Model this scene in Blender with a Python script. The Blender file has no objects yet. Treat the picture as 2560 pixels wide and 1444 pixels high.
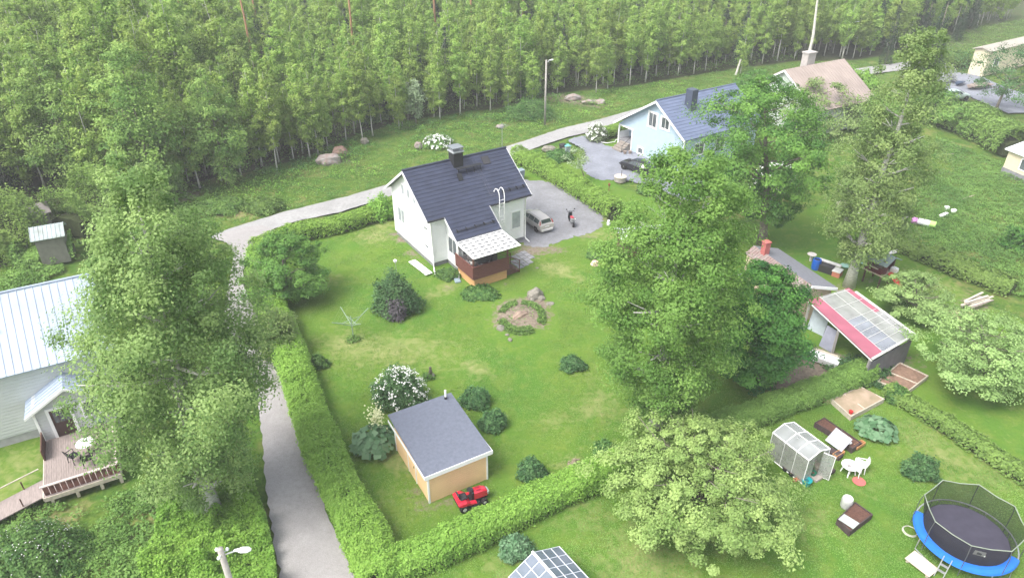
import bpy, math, random
import numpy as np
from mathutils import Vector, Matrix
R = math.radians
random.seed(7)
RNG = np.random.default_rng(7)
SC = bpy.context.scene
COL = SC.collection

# ------------------------------------------------------------ camera
CAM_H, PITCH, FPX = 28.0, R(31.3), 1800.0
cd = bpy.data.cameras.new('camera'); cam = bpy.data.objects.new('camera', cd); COL.objects.link(cam)
cam.location = (0, 0, CAM_H); cam.rotation_euler = (math.pi/2-PITCH, 0, 0)
cd.sensor_width = 36.0; cd.lens = 36.0*FPX/2560.0; cd.clip_end = 6000; cd.clip_start = 0.3
SC.camera = cam
# ------------------------------------------------------------ light
SUN_EL, SUN_AZ = R(57), R(-125)        # azimuth measured from +Y towards +X
w = bpy.data.worlds.new('World'); SC.world = w; w.use_nodes = True
nt = w.node_tree; bg = nt.nodes['Background']
sky = nt.nodes.new('ShaderNodeTexSky'); sky.sky_type = 'NISHITA'; sky.sun_disc = False
sky.sun_elevation = SUN_EL; sky.sun_rotation = SUN_AZ; sky.air_density = 1.0; sky.dust_density = 4.0; sky.ozone_density = 1.0
ov = nt.nodes.new('ShaderNodeHueSaturation'); ov.inputs['Saturation'].default_value = 0.42   # cloud cover takes most of the blue
nt.links.new(sky.outputs[0], ov.inputs['Color']); nt.links.new(ov.outputs[0], bg.inputs[0]); bg.inputs[1].default_value = 0.15
sl = bpy.data.lights.new('sun', 'SUN'); sun = bpy.data.objects.new('sun', sl); COL.objects.link(sun)
sl.energy = 1.5; sl.angle = R(28); sl.color = (1.0, 0.975, 0.94)
sdir = Vector((math.sin(SUN_AZ)*math.cos(SUN_EL), math.cos(SUN_AZ)*math.cos(SUN_EL), math.sin(SUN_EL)))
sun.rotation_euler = sdir.to_track_quat('Z', 'Y').to_euler(); sun.location = (0, 0, 60)
SC.view_settings.view_transform = 'Standard'; SC.view_settings.look = 'None'
SC.view_settings.exposure = 1.32; SC.view_settings.gamma = 1.0
SC.cycles.use_denoising = True
SC.cycles.max_bounces = 7; SC.cycles.diffuse_bounces = 3; SC.cycles.transparent_max_bounces = 12
SC.cycles.transmission_bounces = 4; SC.cycles.caustics_reflective = False; SC.cycles.caustics_refractive = False

# ------------------------------------------------------------ survey: photo reading -> point on the level z
def G(px, py, z=0.0):
    c, s = math.cos(PITCH), math.sin(PITCH)
    a, b = px-1280.0, -(py-722.0)
    d = Vector((a, FPX*c+b*s, -FPX*s+b*c))
    return Vector((0, 0, CAM_H)) + d*((z-CAM_H)/d.z)
def height_at(base, px, py):
    c, s = math.cos(PITCH), math.sin(PITCH)
    a, b = px-1280.0, -(py-722.0)
    t = base.y/(FPX*c+b*s)
    return CAM_H+(-FPX*s+b*c)*t, a*t
def px_m(p):                       # metres per photo pixel at a point
    c, s = math.cos(PITCH), math.sin(PITCH)
    return (p[1]*c-(p[2]-CAM_H)*s)/FPX

# ------------------------------------------------------------ materials
MATS = {}
def mat(name, col, rough=0.7, var=0.12, scale=3.0, bump=0.0, spec=0.3, metal=0.0, col2=None, bscale=None, alpha=1.0, trans=0.0, emit=None, detail=4.0, stretch=None):
    if name in MATS: return MATS[name]
    m = bpy.data.materials.new(name); m.use_nodes = True; n = m.node_tree.nodes; l = m.node_tree.links
    p = n['Principled BSDF']; p.inputs['Roughness'].default_value = rough; p.inputs['Metallic'].default_value = metal
    p.inputs['Specular IOR Level'].default_value = spec
    tc = n.new('ShaderNodeTexCoord'); nz = n.new('ShaderNodeTexNoise'); nz.inputs['Scale'].default_value = scale; nz.inputs['Detail'].default_value = detail
    if stretch:
        mp = n.new('ShaderNodeMapping'); mp.inputs['Scale'].default_value = stretch; l.new(tc.outputs['Object'], mp.inputs[0]); l.new(mp.outputs[0], nz.inputs['Vector'])
    else: l.new(tc.outputs['Object'], nz.inputs['Vector'])
    mx = n.new('ShaderNodeMix'); mx.data_type = 'RGBA'
    a = [max(0, c*(1-var)) for c in col[:3]]; b = [min(1, c*(1+var)) for c in (col2 or col)[:3]]
    if col2: a = list(col[:3]); b = list(col2[:3])
    mx.inputs[6].default_value = (*a, 1); mx.inputs[7].default_value = (*b, 1)
    mr = n.new('ShaderNodeMapRange'); mr.inputs[1].default_value = 0.3; mr.inputs[2].default_value = 0.7
    l.new(nz.outputs[0], mr.inputs[0]); l.new(mr.outputs[0], mx.inputs[0]); l.new(mx.outputs[2], p.inputs['Base Color'])
    if bump:
        nb = n.new('ShaderNodeTexNoise'); nb.inputs['Scale'].default_value = bscale or scale*4; nb.inputs['Detail'].default_value = 5
        l.new(tc.outputs['Object'], nb.inputs['Vector'])
        bp = n.new('ShaderNodeBump'); bp.inputs['Strength'].default_value = bump; bp.inputs['Distance'].default_value = 0.05
        l.new(nb.outputs[0], bp.inputs['Height']); l.new(bp.outputs[0], p.inputs['Normal'])
    if alpha < 1: p.inputs['Alpha'].default_value = alpha
    if trans: p.inputs['Transmission Weight'].default_value = trans; p.inputs['IOR'].default_value = 1.15
    MATS[name] = m; return m
def leafmat(name, c1, c2, transl=0.35, c3=None, rough=0.6):
    "leaf colour runs from c1 to c2 over the 'tint' of each leaf; whole plants differ a little in hue"
    if name in MATS: return MATS[name]
    m = bpy.data.materials.new(name); m.use_nodes = True; n = m.node_tree.nodes; l = m.node_tree.links
    p = n['Principled BSDF']; p.inputs['Roughness'].default_value = rough; p.inputs['Specular IOR Level'].default_value = 0.25
    at = n.new('ShaderNodeAttribute'); at.attribute_name = 'tint'
    cr = n.new('ShaderNodeValToRGB'); e = cr.color_ramp.elements
    e[0].position = 0; e[0].color = (*c1, 1); e[1].position = 1; e[1].color = (*c2, 1)
    if c3: x = e.new(0.5); x.color = (*c3, 1)
    l.new(at.outputs['Fac'], cr.inputs[0])
    oi = n.new('ShaderNodeObjectInfo'); hs = n.new('ShaderNodeHueSaturation')
    mr = n.new('ShaderNodeMapRange'); mr.inputs[3].default_value = 0.492; mr.inputs[4].default_value = 0.508
    mv = n.new('ShaderNodeMapRange'); mv.inputs[3].default_value = 0.9; mv.inputs[4].default_value = 1.13
    l.new(oi.outputs['Random'], mr.inputs[0]); l.new(oi.outputs['Random'], mv.inputs[0])
    l.new(mr.outputs[0], hs.inputs['Hue']); l.new(mv.outputs[0], hs.inputs['Value']); l.new(cr.outputs[0], hs.inputs['Color'])
    l.new(hs.outputs[0], p.inputs['Base Color'])
    tr = n.new('ShaderNodeBsdfTranslucent'); ms = n.new('ShaderNodeMixShader'); ms.inputs[0].default_value = transl
    l.new(hs.outputs[0], tr.inputs[0]); l.new(p.outputs[0], ms.inputs[1]); l.new(tr.outputs[0], ms.inputs[2])
    l.new(ms.outputs[0], n['Material Output'].inputs[0])
    MATS[name] = m; return m

# ------------------------------------------------------------ mesh building
class MB:
    def __init__(s): s.v = []; s.f = []; s.m = Matrix.Identity(4)
    def add(s, vs, fs):
        o = len(s.v); s.v += [tuple(s.m @ Vector(x)) for x in vs]; s.f += [tuple(i+o for i in f) for f in fs]; return s
    def box(s, x0, x1, y0, y1, z0, z1):
        return s.add([(x0,y0,z0),(x1,y0,z0),(x1,y1,z0),(x0,y1,z0),(x0,y0,z1),(x1,y0,z1),(x1,y1,z1),(x0,y1,z1)],
                     [(3,2,1,0),(4,5,6,7),(0,1,5,4),(1,2,6,5),(2,3,7,6),(3,0,4,7)])
    def rbox(s, x0, x1, y0, y1, z0, z1, b=0.02):   # box with its vertical and top edges chamfered
        def ring(z, i): return [(x0+i+b,y0+i,z),(x1-i-b,y0+i,z),(x1-i,y0+i+b,z),(x1-i,y1-i-b,z),(x1-i-b,y1-i,z),(x0+i+b,y1-i,z),(x0+i,y1-i-b,z),(x0+i,y0+i+b,z)]
        return s.loft([ring(z0, b*.5), ring(z0+b, 0), ring(z1-b, 0), ring(z1, b)], cap=True)
    def loft(s, rings, cap=True, closed=True):
        n = len(rings[0]); vs = [p for r in rings for p in r]; fs = []
        for i in range(len(rings)-1):
            for j in range(n if closed else n-1):
                k = (j+1) % n; fs.append((i*n+j, i*n+k, (i+1)*n+k, (i+1)*n+j))
        if cap: fs.append(tuple(range(n))[::-1]); fs.append(tuple((len(rings)-1)*n+j for j in range(n)))
        return s.add(vs, fs)
    def tube(s, pts, r, n=8, cap=True):
        pts = [Vector(p) for p in pts]; rings = []; rr = r if isinstance(r, (list, tuple)) else [r]*len(pts)
        for i, p in enumerate(pts):
            d = (pts[min(i+1, len(pts)-1)]-pts[max(i-1, 0)]).normalized()
            a = d.cross(Vector((0,0,1)) if abs(d.z) < .9 else Vector((1,0,0))).normalized(); b = a.cross(d)
            rings.append([p+(a*math.cos(t)+b*math.sin(t))*rr[i] for t in [2*math.pi*k/n for k in range(n)]])
        return s.loft(rings, cap)
    def lathe(s, prof, n=20, c=(0,0,0), ax='z'):
        rings = []
        for (r, z) in prof:
            rg = []
            for k in range(n):
                t = 2*math.pi*k/n; x, y = r*math.cos(t), r*math.sin(t)
                rg.append({'z':(c[0]+x,c[1]+y,c[2]+z),'y':(c[0]+x,c[1]+z,c[2]+y),'x':(c[0]+z,c[1]+x,c[2]+y)}[ax])
            rings.append(rg)
        return s.loft(rings, True)
    def slab(s, pts, t):           # planar polygon given thickness t downwards
        n = len(pts); a = [Vector(p) for p in pts]; b = [p-Vector((0,0,t)) for p in a]
        return s.add(a+b, [tuple(range(n)), tuple(range(2*n-1, n-1, -1))]+[(i, i+n, (i+1) % n+n, (i+1) % n) for i in range(n)])
    def plate(s, pts, t):          # planar polygon given thickness t along its normal (both sides)
        a = [Vector(p) for p in pts]; nn = (a[1]-a[0]).cross(a[2]-a[0]).normalized()*t/2; n = len(a)
        return s.add([p+nn for p in a]+[p-nn for p in a], [tuple(range(n)), tuple(range(2*n-1, n-1, -1))]+[(i, i+n, (i+1) % n+n, (i+1) % n) for i in range(n)])
    def prism(s, prof, x0, x1, ax='x'):   # 2-D profile pushed along an axis
        if ax == 'x': r0 = [(x0, a, b) for a, b in prof]; r1 = [(x1, a, b) for a, b in prof]
        elif ax == 'y': r0 = [(a, x0, b) for a, b in prof]; r1 = [(a, x1, b) for a, b in prof]
        else: r0 = [(a, b, x0) for a, b in prof]; r1 = [(a, b, x1) for a, b in prof]
        return s.loft([r0, r1], True)
    def at(s, x=0, y=0, z=0, rz=0, rx=0, ry=0):
        s.m = Matrix.Translation((x, y, z)) @ Matrix.Rotation(rz, 4, 'Z') @ Matrix.Rotation(ry, 4, 'Y') @ Matrix.Rotation(rx, 4, 'X'); return s
    def build(s, name, m, parent=None, smooth=False, label=None, fix=True):
        me = bpy.data.meshes.new(name); me.from_pydata(s.v, [], s.f)
        if fix:
            import bmesh
            b = bmesh.new(); b.from_mesh(me); bmesh.ops.recalc_face_normals(b, faces=b.faces); b.to_mesh(me); b.free()
        for mm in (m if isinstance(m, (list, tuple)) else [m]): me.materials.append(mm)
        if smooth: me.polygons.foreach_set('use_smooth', [True]*len(me.polygons))
        me.update(); o = bpy.data.objects.new(name, me); COL.objects.link(o)
        if parent: o.parent = parent
        if label: o['label'] = label
        return o
def tag(o, label=None, cat=None, group=None, kind=None):
    if label: o['label'] = label
    if cat: o['category'] = cat
    if group: o['group'] = group
    if kind: o['kind'] = kind
    return o
def thing(name, label, cat, loc=(0,0,0), rz=0, group=None):
    o = bpy.data.objects.new(name, None); COL.objects.link(o); o.empty_display_size = .3
    o.location = loc; o.rotation_euler = (0, 0, rz); return tag(o, label, cat, group)
def copy_tree(o, parent=None):
    c = o.copy(); COL.objects.link(c); c.parent = parent
    for ch in o.children: copy_tree(ch, c)
    return c

# ------------------------------------------------------------ leaves
_LAT = np.random.default_rng(99).random((64, 64))
def vn(x, y, s=1.0, o=0.0):
    "smooth lattice noise 0..1 with features of about s metres"
    x = np.asarray(x)/s+o+1000; y = np.asarray(y)/s+o*1.7+1000; i = np.floor(x).astype(int); j = np.floor(y).astype(int); u = x-i; v = y-j; u = u*u*(3-2*u); v = v*v*(3-2*v)
    a = _LAT[i % 64, j % 64]; b = _LAT[(i+1) % 64, j % 64]; c = _LAT[i % 64, (j+1) % 64]; d = _LAT[(i+1) % 64, (j+1) % 64]
    return (a*(1-u)+b*u)*(1-v)+(c*(1-u)+d*u)*v
def many(name, boxes, m, parent):
    for b in boxes: q = MB(); q.box(*b); q.build(name, m, parent)
def unit(a): return a/np.maximum(np.linalg.norm(a, axis=1, keepdims=True), 1e-9)
def leaf_mesh(name, C, N, S, T, m, ratio=0.62):
    n = len(C); N = unit(N); t = unit(np.cross(N, unit(RNG.normal(size=(n, 3))))); b = np.cross(N, t)
    S = S[:, None]; cup = N*S*0.12
    V = np.stack([C+t*S*.55, C+b*S*ratio*.5+t*S*.05-cup, C-t*S*.5, C-b*S*ratio*.5+t*S*.05-cup], 1).reshape(-1, 3)
    me = bpy.data.meshes.new(name); me.vertices.add(4*n); me.vertices.foreach_set('co', V.ravel())
    me.loops.add(4*n); me.loops.foreach_set('vertex_index', np.arange(4*n, dtype=np.int32))
    me.polygons.add(n); me.polygons.foreach_set('loop_start', np.arange(0, 4*n, 4, dtype=np.int32))
    at = me.attributes.new('tint', 'FLOAT', 'FACE'); at.data.foreach_set('value', np.clip(T, 0, 1).astype(np.float32))
    me.materials.append(m); me.update(calc_edges=True); return me
def leaf_obj(name, data, m, parent=None, ratio=0.62):
    o = bpy.data.objects.new(name, leaf_mesh(name, *data, m, ratio)); COL.objects.link(o)
    if parent: o.parent = parent
    return o
def crown(prof, h0, h1, ncl, per, cs, ls, lean=(0,0), up=0.7, shell=0.55, flat=0.6, droop=0.0, rnd=0.7, tv=0.5):
    "clumps of leaves inside the envelope prof(t) from h0 to h1; returns centres, normals, sizes, tints"
    ts = RNG.random(ncl*4); w = np.array([prof(t) for t in ts]); keep = RNG.random(ncl*4) < np.clip(w/w.max(), .12, 1); ts = ts[keep][:ncl]; k = len(ts)
    rr = np.array([prof(t) for t in ts]); a = RNG.random(k)*2*np.pi
    rad = rr*(shell+(1-shell)*np.sqrt(RNG.random(k)))*np.where(RNG.random(k) < .22, RNG.random(k), 1)
    lob = 1+.16*np.sin(a*3+ts*9)+.10*np.sin(a*5-ts*14); rad = rad*lob
    cc = np.stack([rad*np.cos(a)+lean[0]*ts, rad*np.sin(a)+lean[1]*ts, h0+(h1-h0)*ts], 1)
    cc[:, :2] *= (.80+.36*RNG.random(k))[:, None]
    size = cs*(.55+.9*RNG.random(k)**1.3)*np.clip(.45+rr/rr.max()*.7, 0, 1.1); ct = RNG.random(k)
    n = k*per; idx = np.repeat(np.arange(k), per)
    d = unit(RNG.normal(size=(n, 3))); q = RNG.random(n)**.55
    off = d*q[:, None]*size[idx][:, None]; off[:, 2] *= flat
    if droop: off[:, 2] -= droop*RNG.random(n)**2*size[idx]
    C = cc[idx]+off
    out = np.stack([cc[idx][:, 0]-lean[0]*ts[idx], cc[idx][:, 1]-lean[1]*ts[idx], np.zeros(n)], 1)/max(rr.max(), .1)
    N = d*.55+out*.5+np.array([0, 0, up])+RNG.normal(size=(n, 3))*rnd*.48
    S = ls*(.65+.7*RNG.random(n)); T = .5+(ct[idx]-.5)*tv*1.2+(RNG.random(n)-.5)*.26
    return C, N, S, T
def cat_data(*ds): return tuple(np.concatenate([d[i] for d in ds]) for i in range(4))
def limbs(mb, h, r, lean, h0, prof, nl, up=.5, tr=1.0, wig=.25, seed=0):
    rg = random.Random(seed); pts = []; k = 9
    for i in range(k+1):
        t = i/k; pts.append(Vector((lean[0]*t**1.3*(h/max(h, .1))+rg.uniform(-wig, wig)*t*.6*(0 < i), lean[1]*t+rg.uniform(-wig, wig)*t*.6*(0 < i), h*t)))
    rr = [r*(1-t/k*.93)*(1.35 if t == 0 else 1) for t in range(k+1)]
    mb.tube(pts, rr, 8)
    for j in range(nl):
        t = (h0/h)+(1-h0/h)*(j+.5)/nl*.93; i = min(int(t*k), k-1); f = t*k-i; b = pts[i].lerp(pts[i+1], f)
        a = j*2.4+rg.uniform(-.4, .4); te = (t*h-h0)/(h-h0); L = prof(min(max(te, 0.02), .98))*rg.uniform(.65, .95); br = rr[i]*.5
        e = b+Vector((math.cos(a)*L, math.sin(a)*L, L*up*rg.uniform(.6, 1.3))); md = b.lerp(e, .5)+Vector((0, 0, -L*.08))
        mb.tube([b, md, e], [br, br*.6, br*.18], 5)
        for s in (-1, 1):
            a2 = a+s*rg.uniform(.4, .8); e2 = md+Vector((math.cos(a2), math.sin(a2), up))*L*.4; mb.tube([md, e2], [br*.4, br*.1], 4)
# ------------------------------------------------------------ ground sheet
def inside(P, poly):
    x, y = P[:, 0], P[:, 1]; r = np.zeros(len(P), bool); n = len(poly); j = n-1
    for i in range(n):
        xi, yi = poly[i][:2]; xj, yj = poly[j][:2]
        c = ((yi > y) != (yj > y)) & (x < (xj-xi)*(y-yi)/((yj-yi) or 1e-9)+xi); r ^= c; j = i
    return r
def gp(pxs): return [G(*p) for p in pxs]
xs = np.concatenate([-np.geomspace(1800, 62, 26), np.arange(-60, 60.1, .5), np.geomspace(62, 1800, 26)])
ys = np.concatenate([[-300, -120, -50, -15, 0, 6], np.arange(10, 125, .5), np.geomspace(127, 3000, 30)])
X, Y = np.meshgrid(xs, ys); P2 = np.stack([X.ravel(), Y.ravel()], 1)
def blur(a, k=2):
    a = a.reshape(X.shape).astype(float)
    for _ in range(k):
        a[1:-1] = (a[:-2]+2*a[1:-1]+a[2:])/4; a[:, 1:-1] = (a[:, :-2]+2*a[:, 1:-1]+a[:, 2:])/4
    return a.ravel()
lawn_polys = [[(600,640),(985,480),(1320,360),(1560,560),(1900,560),(2080,500),(2210,520),(2400,720),(2520,780),(2560,800),(2700,900),(2700,1600),(820,1600),(700,1000)],
              [(1380,400),(1440,380),(1560,470),(1700,500),(1640,600),(1440,460)], [(-200,1050),(110,1080),(130,1120),(90,1230),(-200,1330)], [(1500,370),(1550,340),(1560,400)]]
FOREST_EDGE = [(-60,690),(60,640),(170,600),(250,560),(330,500),(450,462),(620,425),(760,395),(900,330),(1010,300),(1150,280),(1280,262),(1400,228),(1560,215),(1700,192),(1850,168),(2000,150),(2130,150),(2260,128),(2350,96),(2460,62),(2560,40)]
edge_w = [G(*p) for p in FOREST_EDGE]
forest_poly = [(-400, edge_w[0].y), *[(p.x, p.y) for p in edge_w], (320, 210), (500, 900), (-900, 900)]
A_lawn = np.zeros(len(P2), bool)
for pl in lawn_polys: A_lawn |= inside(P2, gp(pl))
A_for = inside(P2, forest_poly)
dry_spots = [(940,590,1.4,.8),(960,560,1.0,.6),(1085,735,.7,.6),(1120,715,.7,.6),(1180,915,.6,.6),(1205,930,.5,.6),(1380,665,.9,.75),(1410,680,.8,.7),(1450,700,.6,.6),(1385,1050,.7,.6),(1470,1020,.8,.6),
    (1500,990,.7,.5),(980,1140,.7,.7),(1010,1165,.6,.7),(830,700,1.1,.35),(900,880,2,.45),(850,850,1.4,.4),(1075,880,2.2,.35),(1440,1165,.9,.6),(1590,1420,1.5,.45),(1460,1290,1.2,.35),(1250,1420,1.0,.4),
    (2030,1300,1.3,.35),(2150,1210,.9,.35),(2340,1140,1.6,.45),(2480,1190,1.4,.45),(2300,1080,1.3,.4),(2360,720,1.8,.4),(2300,690,1.5,.35),(1540,590,1.3,.4),(1480,530,1.6,.5),(1470,580,1.2,.5),(1420,1230,1.0,.3),
    (1000,870,1.6,.3),(1480,940,1.0,.25),(1540,1040,1.2,.3),(960,1250,1.2,.25),(1650,1400,2.2,.35),(40,1230,1.5,.4),(60,1150,1.2,.5),(1840,1330,1.5,.3),(600,530,1.4,.5),(560,440,1.6,.5),(440,1230,1.2,.4),(360,1300,1.0,.35),(150,1290,.9,.6)]
dirt_spots = [(1505,545,.9,.6),(1490,500,.8,.55),(1440,475,.7,.5),(1470,592,.8,.5),(1390,625,.9,.55),(1310,640,.9,.6),(1000,600,.45,.8),(1025,632,.45,.8),(1050,660,.4,.7),(985,585,.5,.8),(1265,712,.5,.4),(1310,785,1.2,.8),(1300,800,1.5,1),(1330,760,.9,1),(1290,770,.9,.9),(2010,920,1.7,.9),(1970,950,1.6,.9),(2060,900,1.3,.8),(1120,720,.5,.6),(1185,595+20,.8,.3),(1330,620,1.2,.7),(1010,600,.5,.6),(1040,640,.45,.5),(640,1300,.3,.2),
    (1065,1262,.55,.6),(1040,1225,.45,.6),(1022,1185,.35,.55),(1120,1255,.5,.5),(1180,1235,.5,.4),(2440,760,1.3,.6),(2100,720,1.0,.5),(2170,700,.8,.4),(1680,1060,.9,.4),(1450,250,2.2,.8),(1400,240,1.8,.6),(1500,262,1.2,.5),(850,400,1.3,.6),(480,480,1.6,.5),(420,500,1.6,.5),
    (2250,900,1.5,.5),(2500,235,2.5,.8),(2440,240,2.0,.7),(1640,740,.8,.3)]
dry = np.zeros(len(P2)); dirt = np.zeros(len(P2))
for lst, arr in ((dry_spots, dry), (dirt_spots, dirt)):
    for (px, py, r, a) in lst:
        g = G(px, py); d2 = (P2[:, 0]-g.x)**2/(r*1.25)**2+(P2[:, 1]-g.y)**2/r**2; arr += a*np.exp(-d2)
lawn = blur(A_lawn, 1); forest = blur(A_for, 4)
Z = np.zeros(len(P2)); far = P2[:, 1] > 122
Z += (1-lawn)*(-.10+.05*np.sin(P2[:, 0]*.9+1.3*np.sin(P2[:, 1]*.7))+.05*np.sin(P2[:, 1]*1.1+P2[:, 0]*.35))*(P2[:, 1] < 200)-.05*(1-lawn)
mnd = G(1302, 790); Z += .32*np.exp(-(((P2[:, 0]-mnd.x)/1.5)**2+((P2[:, 1]-mnd.y)/1.7)**2))
ny, nx = X.shape
me = bpy.data.meshes.new('ground'); V = np.stack([P2[:, 0], P2[:, 1], Z], 1)
ii = np.arange((ny-1)*(nx-1)); r_, c_ = ii//(nx-1), ii % (nx-1); q0 = r_*nx+c_
F4 = np.stack([q0, q0+1, q0+nx+1, q0+nx], 1).astype(np.int32)
me.vertices.add(len(V)); me.vertices.foreach_set('co', V.ravel()); me.loops.add(F4.size); me.loops.foreach_set('vertex_index', F4.ravel())
me.polygons.add(len(F4)); me.polygons.foreach_set('loop_start', np.arange(0, F4.size, 4, dtype=np.int32))
for nm, arr in (('lawn', lawn), ('forest', forest), ('dry', np.clip(dry, 0, 1)), ('dirt', np.clip(dirt, 0, 1))):
    a = me.attributes.new(nm, 'FLOAT', 'POINT'); a.data.foreach_set('value', arr.astype(np.float32))
me.polygons.foreach_set('use_smooth', [True]*len(F4)); me.update(calc_edges=True)
ground = bpy.data.objects.new('ground', me); COL.objects.link(ground); tag(ground, kind='structure')
gm = bpy.data.materials.new('grass ground'); gm.use_nodes = True; n = gm.node_tree.nodes; l = gm.node_tree.links; pb = n['Principled BSDF']
pb.inputs['Roughness'].default_value = .95; pb.inputs['Specular IOR Level'].default_value = .1
tc = n.new('ShaderNodeTexCoord')
def noise(s, d=4, dist=0.0):
    z = n.new('ShaderNodeTexNoise'); z.inputs['Scale'].default_value = s; z.inputs['Detail'].default_value = d; z.inputs['Distortion'].default_value = dist; l.new(tc.outputs['Object'], z.inputs['Vector']); return z.outputs[0]
def rng(x, a, b, c=0, d=1):
    z = n.new('ShaderNodeMapRange'); l.new(x, z.inputs[0]); z.inputs[1].default_value = a; z.inputs[2].default_value = b; z.inputs[3].default_value = c; z.inputs[4].default_value = d; return z.outputs[0]
def mix(f, a, b):
    z = n.new('ShaderNodeMix'); z.data_type = 'RGBA'
    if isinstance(f, float): z.inputs[0].default_value = f
    else: l.new(f, z.inputs[0])
    for i, q in ((6, a), (7, b)):
        if isinstance(q, tuple): z.inputs[i].default_value = (*q, 1)
        else: l.new(q, z.inputs[i])
    return z.outputs[2]
def mth(op, a, b):
    z = n.new('ShaderNodeMath'); z.operation = op
    for i, q in ((0, a), (1, b)):
        if isinstance(q, (int, float)): z.inputs[i].default_value = q
        else: l.new(q, z.inputs[i])
    z.use_clamp = op != 'ADDX'; return z.outputs[0]
def attr(k): z = n.new('ShaderNodeAttribute'); z.attribute_name = k; return z.outputs['Fac']
big, mid, fine, vf = noise(.16, 3, .8), noise(.9, 5, .5), noise(5, 5), noise(26, 4)
lawncol = mix(rng(big, .36, .64), (0.065,0.166,0.019), (0.111,0.191,0.023))
lawncol = mix(rng(mid, .45, .75), lawncol, (0.145,0.204,0.034))
lawncol = mix(rng(fine, .35, .7, 0, .55), lawncol, (0.049,0.130,0.015))
lawncol = mix(rng(vf, .35, .75, 0, .45), lawncol, (0.149,0.227,0.041))
dryf = rng(mth('ADD', attr('dry'), rng(noise(2.2, 6, .6), .3, .7, -.35, .35)), .15, .95)
lawncol = mix(dryf, lawncol, (0.250,0.265,0.102))
meadow = mix(rng(mid, .35, .65), (0.059,0.138,0.020), (0.138,0.198,0.035))
meadow = mix(rng(fine, .3, .7, 0, .8), meadow, (0.040,0.088,0.014))
meadow = mix(rng(noise(.5, 4, 1), .55, .75, 0, .7), meadow, (0.225,0.198,0.079))
meadow = mix(dryf, meadow, (0.301,0.233,0.127))
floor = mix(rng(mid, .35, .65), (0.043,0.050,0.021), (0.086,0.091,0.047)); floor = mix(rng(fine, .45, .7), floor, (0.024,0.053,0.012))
dcol = mix(rng(fine, .35, .65), (0.133,0.098,0.070), (0.234,0.191,0.144)); dcol = mix(rng(vf, .4, .7, 0, .6), dcol, (0.273,0.242,0.195))
c = mix(rng(mth('ADD', attr('lawn'), rng(mid, 0, 1, -.2, .2)), .35, .65), meadow, lawncol)
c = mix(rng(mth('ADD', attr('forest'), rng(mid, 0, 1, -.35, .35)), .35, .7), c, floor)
c = mix(rng(mth('ADD', attr('dirt'), rng(noise(3, 6, .5), .3, .7, -.3, .3)), .3, .7), c, dcol)
l.new(c, pb.inputs['Base Color'])
bp = n.new('ShaderNodeBump'); bp.inputs['Strength'].default_value = .55; bp.inputs['Distance'].default_value = .08; l.new(mth('ADD', rng(vf, 0, 1, 0, .5), rng(fine, 0, 1, 0, .5)), bp.inputs['Height']); l.new(bp.outputs[0], pb.inputs['Normal'])
me.materials.append(gm)

# ------------------------------------------------------------ road, yards: sheets with ragged edges
def ragged(pts, step=.35, amp=.07, smooth=0):
    pts = [Vector((p[0], p[1])) for p in pts]
    for _ in range(smooth):
        q = []
        for i, p in enumerate(pts): nx_ = pts[(i+1) % len(pts)]; q += [p*.75+nx_*.25, p*.25+nx_*.75]
        pts = q
    out = []
    for i, p in enumerate(pts):
        q = pts[(i+1) % len(pts)]; k = max(1, int((q-p).length/step))
        for j in range(k):
            r = p.lerp(q, j/k); out.append((r.x+random.uniform(-amp, amp), r.y+random.uniform(-amp, amp)))
    return out
def sheet(name, pts, z, m, **kw):
    import bmesh
    bm = bmesh.new(); vs = [bm.verts.new((x, y, z)) for x, y in pts]; bm.faces.new(vs); bmesh.ops.recalc_face_normals(bm, faces=bm.faces)
    if bm.faces[:][0].normal.z < 0: bmesh.ops.reverse_faces(bm, faces=bm.faces[:])
    bmesh.ops.triangulate(bm, faces=bm.faces[:], ngon_method='EAR_CLIP')
    me = bpy.data.meshes.new(name); bm.to_mesh(me); bm.free(); me.materials.append(m); o = bpy.data.objects.new(name, me); COL.objects.link(o); tag(o, **kw); return o
def gravel_mat(name, a, b, c_, track=True):
    m = bpy.data.materials.new(name); m.use_nodes = True; global n, l, tc
    n = m.node_tree.nodes; l = m.node_tree.links; tc = n.new('ShaderNodeTexCoord'); p = n['Principled BSDF']; p.inputs['Roughness'].default_value = .95; p.inputs['Specular IOR Level'].default_value = .15
    col = mix(rng(noise(.5, 4, .6), .35, .65), a, b); col = mix(rng(noise(3.5, 5), .4, .75, 0, .7), col, c_)
    col = mix(rng(noise(30, 3), .45, .8, 0, .5), col, tuple(min(1, x*1.35) for x in b)); col = mix(rng(noise(22, 3), .55, .8, 0, .6), col, tuple(x*.55 for x in a))
    l.new(col, p.inputs['Base Color']); bp = n.new('ShaderNodeBump'); bp.inputs['Strength'].default_value = .5; bp.inputs['Distance'].default_value = .03
    l.new(noise(24, 4), bp.inputs['Height']); l.new(bp.outputs[0], p.inputs['Normal']); return m
m_road = gravel_mat('gravel road', (.26,.257,.25), (.34,.337,.33), (.22,.215,.205))
m_lane = gravel_mat('gravel lane', (.275,.262,.255), (.325,.31,.302), (.245,.232,.222))
m_yard = gravel_mat('crushed stone yard', (0.176,0.178,0.190), (0.247,0.251,0.267), (0.154,0.151,0.147))
m_drive = gravel_mat('grey driveway', (0.176,0.188,0.218), (0.247,0.261,0.301), (0.170,0.173,0.186))
m_vg = gravel_mat('verge dirt', (0.211,0.179,0.148), (0.281,0.242,0.203), (0.172,0.156,0.094))
road_top = [(522,592),(545,581),(700,532),(870,490),(1000,452),(1130,405),(1300,356),(1400,322),(1485,302),(1600,270),(1750,235),(1900,212),(2050,185),(2200,163),(2400,140),(2700,110)]
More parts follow.
